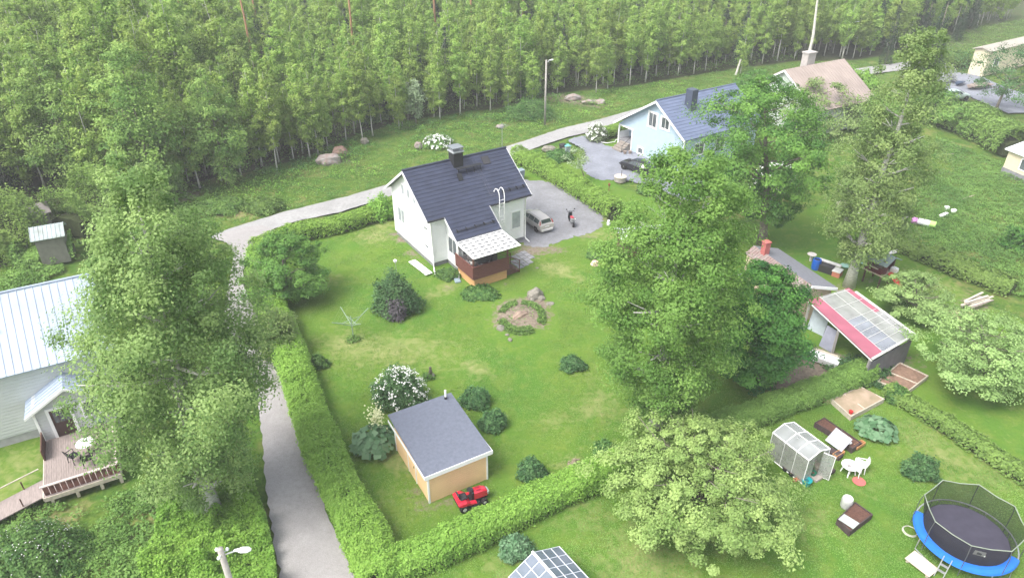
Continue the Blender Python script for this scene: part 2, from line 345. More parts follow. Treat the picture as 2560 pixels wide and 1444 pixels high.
road_bot = [(2700,130),(2400,160),(2200,182),(2050,206),(1900,234),(1750,258),(1600,294),(1490,326),(1410,345),(1320,376),(1200,420),(1010,478),(930,505),(850,530),(745,552),(660,580),(590,610),(548,600)]
sheet('road', ragged(gp(road_top+road_bot), .5, .06), .012, m_road, kind='structure')
lane_l = [(520,592),(570,605),(585,640),(575,690),(563,750),(565,820),(600,880),(640,960),(655,1080),(662,1200),(680,1320),(705,1460),(720,1700)]
lane_r = [(930,1700),(893,1460),(855,1370),(810,1260),(770,1130),(735,1010),(700,900),(675,830),(625,760),(606,700),(612,650),(645,600),(700,575),(640,560)]
sheet('lane', ragged(gp(lane_l+lane_r), .35, .08, 1), .016, m_lane, kind='structure')
sheet('yard', ragged(gp([(1292,455),(1330,448),(1400,462),(1450,485),(1500,520),(1510,560),(1490,580),(1430,592),(1370,615),(1330,622),(1290,600),(1255,520)]), .22, .2, 2), .016, m_yard, kind='structure')
sheet('driveway', ragged(gp([(1415,350),(1440,342),(1475,338),(1500,358),(1545,372),(1620,385),(1760,420),(1760,520),(1640,470),(1560,448),(1490,452),(1450,420),(1470,395),(1455,370)]), .25, .17, 1), .018, m_drive, kind='structure')
# ------------------------------------------------------------ vegetation
L_birch = leafmat('young birch leaves', (.19,.325,.06), (.42,.57,.14), .5)
L_birch2 = leafmat('old birch leaves', (.17,.28,.085), (.34,.46,.16), .48)
L_alder = leafmat('yard birch leaves', (.115,.27,.05), (.27,.47,.11), .46)
L_maple = leafmat('maple leaves', (.06,.17,.035), (.20,.38,.07), .36)
L_dark = leafmat('dark maple leaves', (.035,.135,.030), (.14,.34,.06), .34)
L_apple = leafmat('apple leaves', (.19,.32,.08), (.44,.60,.20), .38)
L_apple2 = leafmat('grey apple leaves', (.18,.29,.085), (.38,.52,.19), .36)
L_lawn = leafmat('mown grass blades', (.095,.205,.033), (.24,.38,.09), .3)
L_broad = leafmat('broad tree leaves', (.125,.235,.05), (.33,.47,.12), .44)
L_spruce = leafmat('spruce needles', (.014,.038,.018), (.045,.085,.035), .10)
L_pine = leafmat('pine needles', (.045,.08,.035), (.12,.17,.07), .15)
L_hedge = leafmat('hedge leaves', (.15,.31,.045), (.30,.50,.09), .36)
L_hedge2 = leafmat('field hedge leaves', (.10,.20,.04), (.24,.38,.085), .33)
L_bush = leafmat('bush leaves', (.040,.115,.040), (.12,.24,.08), .28)
L_currant = leafmat('currant leaves', (.045,.13,.03), (.15,.28,.07), .3)
L_shrub = leafmat('shrub leaves', (.12,.255,.035), (.29,.46,.08), .38)
L_meadow = leafmat('meadow leaves', (.085,.185,.04), (.21,.345,.08), .35)
L_rhub = leafmat('rhubarb leaves', (.085,.20,.085), (.20,.33,.18), .3)
L_dry = leafmat('dry twigs', (.20,.15,.11), (.42,.36,.27), .2)
L_purple = leafmat('purple leaves', (.07,.06,.07), (.16,.15,.16), .2)
L_white = leafmat('white blossom', (.62,.64,.58), (.85,.85,.82), .2)
L_cream = leafmat('cream blossom', (.62,.62,.36), (.80,.80,.52), .2)
L_willow = leafmat('grey willow leaves', (.19,.27,.14), (.38,.46,.28), .35)
B_birch = mat('birch bark', (.68,.66,.62), .8, col2=(.40,.38,.35), scale=5, stretch=(1,1,3))
B_grey = mat('grey bark', (.19,.165,.14), .9, .3, 6, bump=.4)
B_pine = mat('pine bark', (.47,.235,.13), .9, col2=(.34,.20,.13), scale=3)
B_twig = mat('twigs', (.10,.085,.05), .9, .3, 6)

def pt_profile(pts):
    xs_, ys_ = zip(*pts); return lambda t: float(np.interp(t, xs_, ys_))
def tree(name, label, cat, base, top, widths, lm, bark, ncl, per, cs, ls, t0=.15, r=.2, nl=14, group=None, up=.6, shell=.55, droop=0, h0=None, seed=1, tv=.5, rz=None, leanfix=0, flat=.6, trunk_show=None, rnd=.7):
    b = G(*base); h, xt = height_at(b, *top); lean = (xt-b.x+leanfix, 0); pm = px_m((b.x, b.y, h*.55))
    t = thing(name, label, cat, (b.x, b.y, 0), 0, group); prof = pt_profile([(a, wd*pm) for a, wd in widths])
    hs = h*t0
    data = crown(prof, hs, h, ncl, per, cs, ls, lean, up, shell, flat, droop, rnd, tv)
    leaf_obj('crown', data, lm, t)
    mb = MB(); limbs(mb, h*.92, r*1.15, (lean[0]*.92, lean[1]), hs, lambda q: prof(q), nl, seed=seed); mb.build('trunk', bark, t, smooth=True, fix=False)
    return t, b, h
# --- large trees of the yards
tree('birch_tree', 'huge old birch beside the lane, its crown covering the left house corner', 'tree', (530, 1275), (310, 385),
     [(0,80),(0.08,118),(0.2,150),(0.31,190),(0.42,232),(0.53,218),(0.65,182),(0.76,140),(0.87,98),(0.94,62),(1,20)], L_birch2, B_birch, 500, 240, 0.85, 0.13, t0=.07, r=.33, nl=26, droop=.8, seed=3, tv=1.0)
tree('birch_tree', 'tall broad birch on the house lawn with a white forked trunk foot', 'tree', (1636, 1078), (1725, 368),
     [(0,60),(0.11,118),(0.25,150),(0.39,175),(0.53,182),(0.67,160),(0.81,138),(0.93,98),(1,35)], L_alder, B_birch, 413, 250, 0.8, 0.13, t0=.12, r=.3, nl=24, droop=.35, seed=5, tv=.7)
tree('maple_tree', 'large broad maple hiding the right half of the blue house', 'tree', (1905, 610), (1915, 195),
     [(0,45),(.12,90),(.27,125),(.5,172),(.75,150),(.92,78),(1,25)], L_maple, B_grey, 300, 170, 1.0, 0.18, t0=.16, r=.33, nl=20, seed=8, tv=.8)
tree('birch_tree', 'very tall grey-green birch behind the playhouse with exposed white limbs', 'tree', (2122, 715), (2325, 58),
     [(0,30),(0.1,95),(0.18,112),(0.33,115),(0.48,106),(0.63,76),(0.78,72),(0.94,48),(1,15)], L_birch2, B_birch, 338, 170, 0.8, 0.15, t0=.14, r=.32, nl=30, droop=.8, seed=9, tv=.7, shell=.35)
tree('maple_tree', 'dense dark green round maple beside the tiled outbuilding', 'tree', (1885,960), (1925,668),
     [(0,44),(.12,78),(.3,98),(.55,103),(.75,90),(.9,61),(1,20)], L_dark, B_grey, 290, 190, 0.65, 0.15, t0=.06, r=.18, nl=12, seed=11, tv=.9, shell=.62)
tree('apple_tree', 'broad pale green apple tree standing beside the small greenhouse', 'tree', (1752,1300), (1742,1100),
     [(0,121),(.15,186),(.4,219),(.65,200),(.85,140),(1,46)], L_apple, B_grey, 500, 160, .5, .12, t0=.16, r=.2, nl=20, seed=13, tv=.6, shell=.5, flat=.5, up=.9)
tree('apple_tree', 'grey-green apple tree cut off by the right frame edge', 'tree', (2452,960), (2462,800),
     [(0,76),(.2,133),(.5,147),(.75,119),(1,38)], L_apple2, B_grey, 230, 140, 0.6, 0.135, t0=.16, r=.18, nl=16, seed=17, tv=.6, flat=.5, up=.9)
tree('apple_tree', 'small light green apple tree between the playhouse and the glazed roof', 'tree', (2292,790), (2290,690),
     [(0,48),(.3,86),(.6,81),(1,28)], L_apple2, B_grey, 120, 130, 0.55, 0.14, t0=.15, r=.13, nl=12, seed=19, flat=.5, up=.9)
tree('apple_tree', 'wide low apple tree at the lawn corner inside the lane bend', 'tree', (722,745), (705,590),
     [(0,66),(.25,93),(.5,95),(.75,76),(1,28)], L_maple, B_grey, 190, 150, 0.6, 0.14, t0=.05, r=.13, nl=12, seed=23, flat=.6, up=.9, tv=.6)
tree('apple_tree', 'small loose tree overhanging the hedge and lane near the clothes dryer', 'tree', (690,885), (680,775),
     [(0,30),(.4,46),(.7,38),(1,14)], L_birch2, B_grey, 55, 100, .7, .17, t0=.1, r=.09, nl=8, seed=29, flat=.6)
tree('garden_tree', 'round pale tree beside the far brown roofed house', 'tree', (2060,330), (2050,205),
     [(0,70),(.4,105),(.75,80),(1,30)], L_apple2, B_grey, 90, 110, 1.2, .26, t0=.1, r=.2, nl=10, seed=31)
tree('garden_tree', 'green bushy tree left of the far brown roofed house', 'tree', (1890,290), (1885,175),
     [(0,40),(.4,60),(.75,45),(1,15)], L_maple, B_grey, 60, 100, 1.0, .26, t0=.1, r=.15, nl=8, seed=37)
tree('garden_tree', 'bright small tree at the right gable of the brown roofed house', 'tree', (2155,260), (2150,170),
     [(0,30),(.5,45),(1,15)], L_shrub, B_grey, 40, 90, .9, .26, t0=.08, r=.12, nl=6, seed=41)
tree('garden_tree', 'leafy tree between the brown roofed house and the tall birch', 'tree', (2205,330), (2205,235),
     [(0,40),(.4,62),(.8,48),(1,15)], L_hedge2, B_grey, 80, 110, .9, .22, t0=.08, r=.15, nl=8, seed=51)
tree('garden_tree', 'rounded tree beyond the tall birch beside the far yard', 'tree', (2335,300), (2335,215),
     [(0,40),(.4,55),(.8,40),(1,12)], L_maple, B_grey, 70, 110, .9, .22, t0=.08, r=.15, nl=8, seed=53)
tree('garden_tree', 'olive tree in front of the far brown tarpaulin boat', 'tree', (2425,330), (2425,262),
     [(0,40),(.4,60),(.8,45),(1,12)], L_hedge2, B_grey, 70, 110, .9, .22, t0=.08, r=.15, nl=8, seed=57)
tree('garden_tree', 'bare-limbed dark tree in front of the cream building at the far right', 'tree', (2490,275), (2560,120),
     [(0,60),(.4,105),(.75,115),(1,50)], L_bush, B_grey, 80, 90, 1.1, .2, t0=.25, r=.16, nl=14, seed=43, shell=.3)
tree('ornamental_tree', 'thin airy young tree between the two wheelie bins and the driveway', 'tree', (1462,452), (1432,368),
     [(0,22),(.4,38),(.8,30),(1,8)], L_willow, B_grey, 16, 40, .6, .17, t0=.25, r=.05, nl=7, seed=47)

# --- forest trees: a few models, copied
brd_dummy = None
def forest_model(name, cat, kind, h, seed):
    t = thing(name, None, cat, (0, 0, 0)); sd = random.Random(seed); tw = 1.0
    if kind == 'birch':
        prof = pt_profile([(0,.35),(.12,.8),(.35,1.15),(.6,.95),(.82,.5),(1,.08)]); prof = (lambda f, k: (lambda t: f(t)*k))(prof, sd.uniform(.8,1.25)); data = crown(prof, h*sd.choice([.04,.08,.16,.24]), h, 110, 52, .55, .19, (sd.uniform(-.4,.4), sd.uniform(-.3,.3)), .55, .3, .75, .3, .7, .75)
        mb = MB(); limbs(mb, h*.95, .085, (0, 0), h*.3, prof, 7, up=1.0, seed=seed); lm, bk = L_birch, B_birch
    elif kind == 'willow':
        prof = pt_profile([(0,.5),(.3,1.2),(.6,1.1),(1,.3)]); data = crown(prof, h*.2, h, 60, 34, .75, .25, (0, 0), .5, .3, .8, .2, .8, .6)
        mb = MB(); limbs(mb, h*.9, .08, (0, 0), h*.25, prof, 7, up=1.1, seed=seed); lm, bk = L_willow, B_grey
    elif kind == 'broad':
        prof = pt_profile([(0,1.4),(.2,2.4),(.45,2.6),(.7,2.0),(.88,1.1),(1,.2)]); data = crown(prof, h*.05, h, 150, 90, .95, .19, (sd.uniform(-.5,.5), 0), .65, .5, .6, .2, .7, .9)
        mb = MB(); limbs(mb, h*.95, .16, (0, 0), h*.15, prof, 12, up=.8, seed=seed); lm, bk = L_broad, B_grey
    elif kind == 'spruce':
        prof = pt_profile([(0,1.75),(.3,1.4),(.7,.65),(1,.04)]); data = crown(prof, h*.04, h, 170, 40, .55, .22, (0, 0), .5, .35, .35, .9, .7, .8)
        mb = MB(); mb.tube([(0,0,0),(0,0,h*.98)], [.14,.02], 6); lm, bk = L_spruce, B_grey
    else:
        prof = pt_profile([(0,.9),(.3,1.7),(.6,1.6),(1,.4)]); data = crown(prof, h*.6, h, 60, 45, .75, .26, (0, 0), .6, .3, .5, 0, .8, .6)
        mb = MB(); limbs(mb, h*.96, .2, (0, 0), h*.62, prof, 9, up=.4, seed=seed); lm, bk = L_pine, B_pine
    leaf_obj('crown', data, lm, t, ratio=.7 if kind != 'spruce' else .3); mb.build('trunk', bk, t, smooth=True, fix=False); return t
birches = [forest_model('birch_tree', 'tree', 'birch', 8.6+.55*i, 100+i) for i in range(8)]
for b in birches: b['label'] = 'slender young birch standing in the dense wood beyond the road'; b['group'] = 'young birches of the wood beyond the road'
brd = [forest_model('leafy_tree', 'tree', 'broad', 10.5+i, 500+i) for i in range(3)]
for b in brd: tag(b, 'broad pale olive tree in the dense wood at the left edge', 'tree', 'broad trees of the wood at the left')
spr = forest_model('spruce_tree', 'tree', 'spruce', 10.5, 201); tag(spr, 'dark young spruce wedged among the pale birches of the wood', 'tree', 'spruces of the wood beyond the road')
pin = forest_model('pine_tree', 'tree', 'pine', 24, 301); tag(pin, 'tall old pine rising from the wood with bare orange trunk', 'tree', 'tall pines of the wood')
wil = forest_model('willow_tree', 'tree', 'willow', 6.0, 401); tag(wil, 'grey-green willow at the edge of the wood behind the road', 'tree', 'willows at the wood edge')
used = set()
def place(model, x, y, s=1.0, label=None, sz=1.0):
    if model.name not in used: used.add(model.name); o = model
    else: o = copy_tree(model)
    o.location = (x, y, 0); o.rotation_euler = (random.uniform(-.035, .035), random.uniform(-.035, .035), random.uniform(0, 6.28)); o.scale = (s, s, s*sz)
    if label: o['label'] = label
    return o
# edge trees read one by one (foot positions)
edge_feet = [(553,452),(578,438),(603,440),(472,402),(640,405),(693,425),(734,397),(775,395),(797,388),(668,392),(820,372),(932,340),(907,350),(998,322),(1085,292),(1151,288),(1226,278),(1100,298),(1006,315),(1196,240),(1225,262),(1270,275),(1393,232),
    (1440,212),(1490,232),(1519,222),(1567,200),(1444,215),(1465,216),(1603,188),(1670,188),(1694,190),(1742,165),(1790,170),(1850,185),(1905,160),(1985,150),(2060,140),(2150,142),(2175,138),(440,470),(380,480),(330,520),(1330,262),(865,350),(520,420),(500,470)]
pts = []
for (px, py) in edge_feet:
    g = G(px, py); pts.append((g.x, g.y))
edge_n = len(pts)
epoly = [(p.x, p.y) for p in edge_w]
def hole(x, y):
    g = G(112, 585)
    return abs(x-g.x) < 4.5 and -8 < y-g.y < 3.5
tries = 0
grid = {}
def near(x, y, d):
    i, j = int(x//3), int(y//3)
    for a in (-1, 0, 1):
        for b in (-1, 0, 1):
            for (p, q) in grid.get((i+a, j+b), ()):
                if (p-x)**2+(q-y)**2 < d*d: return True
    return False
def put(x, y): grid.setdefault((int(x//3), int(y//3)), []).append((x, y))
for p in pts: put(*p)
pine_spec = [((652,262),(580,-60)),((893,205),(858,-60)),((1094,160),(1083,-60)),((1302,130),(1295,-60)),((462,165),(405,-60)),((478,130),(440,-60)),((655,120),(622,-60)),((1178,150),(1172,-60))]
pine_at = [G(*f_) for f_, _ in pine_spec]
def hides_pine(x, y):
    for g_ in pine_at:
        d = g_.y-y
        if -1.5 < d < 9 and abs(x-g_.x*y/g_.y) < 1.5: return True
    return False
broad = [(-35.5,56.5),(-46,53.5),(-53,55),(-57,60),(-28,66),(-33,62),(-38,58.5),(-44,57),(-50,60),(-36,66),(-42,65),(-31,72),(-47,67),(-54,66),(-38,73),(-44,75),(-52,74),(-60,72),(-35,80),(-43,83),(-51,83),(-59,81),(-68,80),(-40,90),(-49,92),(-58,91),(-67,89),(-33,88),(-76,92),(-30,78),(-49,54.5),(-43,51.5)]
for q_ in broad: put(*q_)
fp = np.array([(x, y) for x, y in zip(RNG.uniform(-125, 110, 34000), RNG.uniform(44, 150, 34000))])
ok = inside(fp, forest_poly)
for (x, y), k in zip(fp, ok):
    if not k: continue
    if abs(x) > .72*math.hypot(y*.86, 8)+12: continue
    if y > 132 and x < 45: continue
    if hole(x, y) or hides_pine(x, y): continue
    if x < -27 and y < 62-.25*(x+27)*.4: continue
    if min((x-q[0])**2+(y-q[1])**2 for q in broad) < 7.5: continue
    if y > 118+max(0, x-20)*.6 and random.random() < .3: continue
    d = 1.55 if y < 95 else 1.8
    if near(x, y, d): continue
    pts.append((x, y)); put(x, y)
order = list(range(edge_n, len(pts))); order.sort(key=lambda i: math.hypot(pts[i][1], pts[i][0]*.35))
NIND = 195
def bscale(x, y): return random.uniform(.58, 1.18)*(1.35 if x < -32 else 1.0)
BL = 'slender young birch standing in the dense wood beyond the road'
for i in range(edge_n): tag(place(random.choice(birches), *pts[i], s=random.uniform(.72, .95)), 'slender birch with bare white stem on the front edge of the wood', group='edge birches of the wood beyond the road')
nsp = 0
rest_b, rest_s = [], []
for k, i in enumerate(order):
    x, y = pts[i]; sp = random.random() < (.16 if y > 78 else .03)
    if k < NIND:
        if sp: place(spr, x, y, random.uniform(.6, .95)); nsp += 1
        else: tag(place(random.choice(birches), x, y, bscale(x, y)), BL, group='young birches of the wood beyond the road')
    else: (rest_s if sp else rest_b).append((x, y))
def place_px(model, foot, s=1, sz=1, label=None, lean=0):
    g = G(*foot); return place(model, g.x, g.y, s, label, sz)
for foot, tp in pine_spec:
    b = G(*foot); h, xt = height_at(b, *tp); place(pin, b.x, b.y, random.uniform(.95, 1.15))
for (x, y) in broad:
    if hole(x, y): continue
    place(random.choice(brd), x, y, random.uniform(.8, 1.2))
for foot, s, szz in [((2322,185),.85,1.55),((2285,120),.7,1.2),((2212,160),.6,1.6),((2390,100),.6,1.4)]:
    place_px(spr, foot, s, szz, 'narrow dark spruce beside the tall birch at the meadow corner')
for foot in [(985,255+15),(1020,300),(1040,312)]: place_px(wil, foot, random.uniform(.7, 1.0))
def mass_forest(name, lst, models, label, s0, s1):
    m = bpy.data.meshes.new(name); pp = np.array([(x, y, 0) for x, y in lst]); m.vertices.add(len(pp)); m.vertices.foreach_set('co', pp.ravel())
    for nm, arr in (('rot', RNG.uniform(0, 6.28, len(pp))), ('scl', RNG.uniform(s0, s1, len(pp)))):
        a = m.attributes.new(nm, 'FLOAT', 'POINT'); a.data.foreach_set('value', arr.astype(np.float32))
    a = m.attributes.new('which', 'INT', 'POINT'); a.data.foreach_set('value', RNG.integers(0, len(models), len(pp)).astype(np.int32))
    o = bpy.data.objects.new(name, m); COL.objects.link(o); tag(o, label, 'wood', kind='stuff')
    g = bpy.data.node_groups.new(name, 'GeometryNodeTree'); g.interface.new_socket('Geometry', in_out='INPUT', socket_type='NodeSocketGeometry'); g.interface.new_socket('Geometry', in_out='OUTPUT', socket_type='NodeSocketGeometry')
    gi = g.nodes.new('NodeGroupInput'); go = g.nodes.new('NodeGroupOutput'); j = g.nodes.new('GeometryNodeJoinGeometry')
    def na(k, t='FLOAT'): q = g.nodes.new('GeometryNodeInputNamedAttribute'); q.data_type = t; q.inputs[0].default_value = k; return q.outputs[0]
    for mi, md in enumerate(models):
        cmp_ = g.nodes.new('FunctionNodeCompare'); cmp_.data_type = 'INT'; cmp_.operation = 'EQUAL'; g.links.new(na('which', 'INT'), cmp_.inputs[2]); cmp_.inputs[3].default_value = mi
        for ch in md.children:
            ip = g.nodes.new('GeometryNodeInstanceOnPoints'); oi = g.nodes.new('GeometryNodeObjectInfo'); oi.transform_space = 'ORIGINAL'; oi.inputs['As Instance'].default_value = True; oi.inputs['Object'].default_value = ch
            cx = g.nodes.new('ShaderNodeCombineXYZ'); g.links.new(na('rot'), cx.inputs[2])
            g.links.new(gi.outputs[0], ip.inputs['Points']); g.links.new(cmp_.outputs[0], ip.inputs['Selection']); g.links.new(oi.outputs['Geometry'], ip.inputs['Instance'])
            g.links.new(cx.outputs[0], ip.inputs['Rotation']); g.links.new(na('scl'), ip.inputs['Scale']); g.links.new(ip.outputs[0], j.inputs[0])
    g.links.new(j.outputs[0], go.inputs[0]); md_ = o.modifiers.new('scatter', 'NODES'); md_.node_group = g
    return o
mass_forest('birch_wood', rest_b, birches, 'pale green birch wood filling the far background', .7, 1.16)
if rest_s: mass_forest('spruce_wood', rest_s, [spr], 'dark spruces scattered deep in the far wood', .65, 1.05)
print('forest', len(pts), 'rest', len(rest_b), len(rest_s), 'spruces', nsp)

# --- hedges
def hedge(name, label, pxs, wd, ht, m, per_m=900, ls=.14, rag=.12, cat='hedge', tops=None):
    P = [G(*p) for p in pxs]; seg = [(P[i], P[i+1]) for i in range(len(P)-1)]; Ls = [max((b-a).length, .01) for a, b in seg]; tot = sum(Ls)
    n_ = int(tot*per_m); s = RNG.random(n_)*tot; cum = np.cumsum([0]+Ls); si = np.clip(np.searchsorted(cum, s)-1, 0, len(seg)-1); f = (s-cum[si])/np.array(Ls)[si]
    A = np.array([list(a) for a, b in seg]); B = np.array([list(b) for a, b in seg]); base = A[si]+(B[si]-A[si])*f[:, None]
    D = unit(B-A)[si]; Nn = np.stack([-D[:, 1], D[:, 0], 0*s], 1)
    ph = s*.9; lump = 1+rag*1.5*(vn(ph,0*ph,1.1,3)-.5)+rag*1.3*(vn(ph,0*ph,.4,7)-.5)
    W = wd*.5*(1+rag*1.6*(vn(ph,0*ph,.8,11)-.5)); H = ht*lump
    a = RNG.random(n_)*np.pi; ca, sa = np.cos(a), np.sin(a); tp = RNG.random(n_) < .45; ex = np.where(tp, RNG.uniform(-1, 1, n_), np.sign(ca)*np.abs(ca)**.55); ez = np.where(tp, (1-np.abs(ex)**3.6)**(1/3.6), np.abs(sa)**.55); a = np.where(tp, (1-ex)*np.pi/2, a)
    rr = 1-.14*RNG.random(n_)**1.5+.22*(vn(s,a*wd*.8,.28,5)-.5)+.03*RNG.normal(size=n_)
    C = base+Nn*(W*ex*rr)[:, None]; C[:, 2] = np.maximum(H*ez*rr, .05); C[:, :2] += RNG.normal(size=(n_, 2))*.05
    N = Nn*ex[:, None]*.8+np.array([0, 0, .65])+np.stack([0*s, 0*s, ez*.6], 1)+RNG.normal(size=(n_, 3))*.36
    T = .5+.55*(vn(s,a*wd*.8,.28,5)-.5)+.3*(vn(s,a,1.7,2)-.5)+(RNG.random(n_)-.5)*.5+.12*(ez-.5)
    o = leaf_obj(name, (C, N, ls*(.65+.7*RNG.random(n_)), T), m); tag(o, label, cat)
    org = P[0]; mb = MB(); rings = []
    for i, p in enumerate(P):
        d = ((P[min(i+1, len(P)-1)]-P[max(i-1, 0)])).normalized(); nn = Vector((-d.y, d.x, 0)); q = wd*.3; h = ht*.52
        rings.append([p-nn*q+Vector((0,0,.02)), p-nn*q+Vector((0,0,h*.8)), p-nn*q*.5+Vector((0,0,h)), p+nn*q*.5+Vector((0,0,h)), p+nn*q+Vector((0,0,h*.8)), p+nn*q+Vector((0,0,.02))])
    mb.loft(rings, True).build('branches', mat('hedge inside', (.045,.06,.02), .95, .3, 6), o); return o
hedge('garden_hedge', 'long clipped hedge between the lane and the house lawn', [(652,650),(672,760),(712,860),(748,960),(780,1060),(818,1160),(866,1260),(912,1350),(960,1470)], 2.0, 1.45, L_hedge, 3400, .11)
hedge('garden_hedge', 'clipped hedge along the bottom of the lawn behind the mower', [(940,1450),(1020,1420),(1120,1385),(1240,1325),(1360,1262),(1480,1212),(1600,1165)], 1.5, 1.4, L_hedge, 3200, .105)
hedge('garden_hedge', 'darker hedge between the red glazed roof and the small greenhouse', [(1640,1150),(1760,1100),(1860,1060),(1960,1020),(2060,985),(2165,942)], 1.5, 1.15, L_hedge2, 2800, .11)
hedge('garden_hedge', 'dark hedge along the road at the back of the house lawn', [(640,640),(690,612),(745,600),(800,588),(860,575),(930,552)], 1.5, 1.35, L_shrub, 1100, .16)
hedge('garden_hedge', 'straight clipped hedge between the parking yard and the blue house driveway', [(1290,402),(1335,422),(1400,458),(1470,502),(1540,548)], 1.8, 1.6, L_hedge, 1500, .14)
hedge('garden_hedge', 'low loose hedge running to the right edge above the trampoline', [(2215,985),(2290,1030),(2370,1080),(2450,1132),(2540,1190),(2620,1240)], 1.1, .85, L_hedge2, 800, .15)
hedge('garden_hedge', 'clipped hedge beside the porch of the blue house', [(1505,345),(1530,338),(1562,325)], 1.4, 1.2, L_hedge, 600, .18)
hedge('field_thicket', 'long overgrown thicket dividing the meadow right of the playhouse', [(2230,610),(2320,650),(2420,690),(2530,730)], 2.2, 1.0, L_hedge2, 700, .18, .3, 'thicket')
hedge('field_thicket', 'tall dark bushes between the meadow and the parked boats', [(2350,310),(2400,325),(2470,355),(2530,390)], 3.6, 3.0, L_hedge2, 1500, .22, .2, 'thicket')
hedge('field_thicket', 'dark clipped hedge by the cream building at the far right', [(2340,172),(2400,168),(2480,160)], 2.0, 2.2, L_hedge2, 900, .24, .1, 'thicket')

hedge('wood_thicket', 'leafy brush closing the foot of the wood at far left', [(-60,665),(20,628),(70,600)], 5.5, 3.4, L_broad, 3000, .19, .5, 'thicket')
hedge('wood_thicket', 'leafy brush under the wood between the pale shed and the old birch', [(175,590),(240,550),(320,510),(430,468)], 4.6, 3.2, L_broad, 2800, .19, .6, 'thicket')
hedge('wood_thicket', 'brush in front of the small pale roofed shed', [(40,655),(110,648),(190,632)], 2.6, 1.3, L_hedge2, 1500, .17, .5, 'thicket')
# --- bushes
def bush(name, label, px, wpx, h, m, nl=2500, ls=.13, cat='bush', extra=None, group=None, asp=.8, up=.8):
    b = G(*px); r = wpx*px_m(b)/2; t = thing(name, label, cat, (b.x, b.y, 0), 0, group)
    a = unit(RNG.normal(size=(nl, 3))); a[:, 2] = np.abs(a[:, 2]); ph_ = RNG.random()*6; lob = 1+.16*np.sin(np.arctan2(a[:, 1], a[:, 0])*3+ph_)*(1-a[:, 2])+.13*np.sin(a[:, 2]*7+a[:, 0]*6+ph_)+.09*np.sin(a[:, 1]*13+a[:, 0]*11+ph_*2)+.10*RNG.normal(size=nl)*(RNG.random(nl) < .35); q = (.45+.55*RNG.random(nl)**.4)*lob
    C = a*q[:, None]*np.array([r, r*asp, h*.92]); C[:, 2] += .05+(a[:, 2] < .15)*RNG.random(nl)*.1*h; N = a*.8+np.array([0, 0, up*.6])+RNG.normal(size=(nl, 3))*.5
    T = .5+.3*np.sin(a[:, 0]*7+h*5)*np.cos(a[:, 1]*6)+(RNG.random(nl)-.5)*.7
    leaf_obj('foliage', (C, N, ls*(.6+.8*RNG.random(nl)), T), m, t)
    mb = MB()
    for i in range(9): an = i*2.4; mb.tube([(0,0,0),(math.cos(an)*r*.3, math.sin(an)*r*.3, h*.4),(math.cos(an)*r*.6, math.sin(an)*r*.5, h*.7)], [.03,.02,.008], 4)
    mb.build('stems', B_twig, t, fix=False)
    if extra:
        em, en, es, hi = extra; k = en; a = unit(RNG.normal(size=(k, 3))); a[:, 2] = np.abs(a[:, 2])*hi+.15; a = unit(a); cl = a[RNG.integers(0, max(8, k//3), k)]; C = (cl*1.04)*np.array([r, r*asp, h*.97])+RNG.normal(size=(k, 3))*r*.045; C[:, 2] = np.maximum(C[:, 2], .1)
        leaf_obj('blossom', (C, cl+np.array([0,0,.6])+RNG.normal(size=(k,3))*.3, es*(.6+.8*RNG.random(k)), RNG.random(k)), em, t, ratio=.9)
    return t
bush('lilac_bush', 'big dark green bush left of the white house terrace', (990,775), 118, 3.1, L_bush, 9000, .15)
bush('purple_bush', 'small grey-purple bush in front of the big dark lawn bush', (990,795), 62, 1.7, L_purple, 2200, .12)
bush('flowering_bush', 'round bush covered in white blossom behind the yellow shed', (1002,1000), 138, 2.3, L_bush, 7000, .13, extra=(L_white, 640, .10, 1))
bush('flowering_bush', 'pale blossoming bush by the blue house driveway mouth', (1490,352), 50, 2.2, L_willow, 1600, .2, extra=(L_white, 260, .2, 1))
bush('flowering_bush', 'bush with scattered white flowers at the bottom left corner', (95,1400), 240, 1.6, L_currant, 9000, .13, extra=(L_white, 260, .055, 1))
bush('flowering_bush', 'cluster of white flowered shrub on the verge across the road', (1095,360), 72, 1.0, L_meadow, 1500, .2, extra=(L_white, 330, .24, 1), asp=1.0)
bush('flowering_bush', 'dark leaved bush with white flowers behind the large maple', (1930,480), 110, 3.2, L_dark, 2500, .2, extra=(L_white, 160, .3, 1))
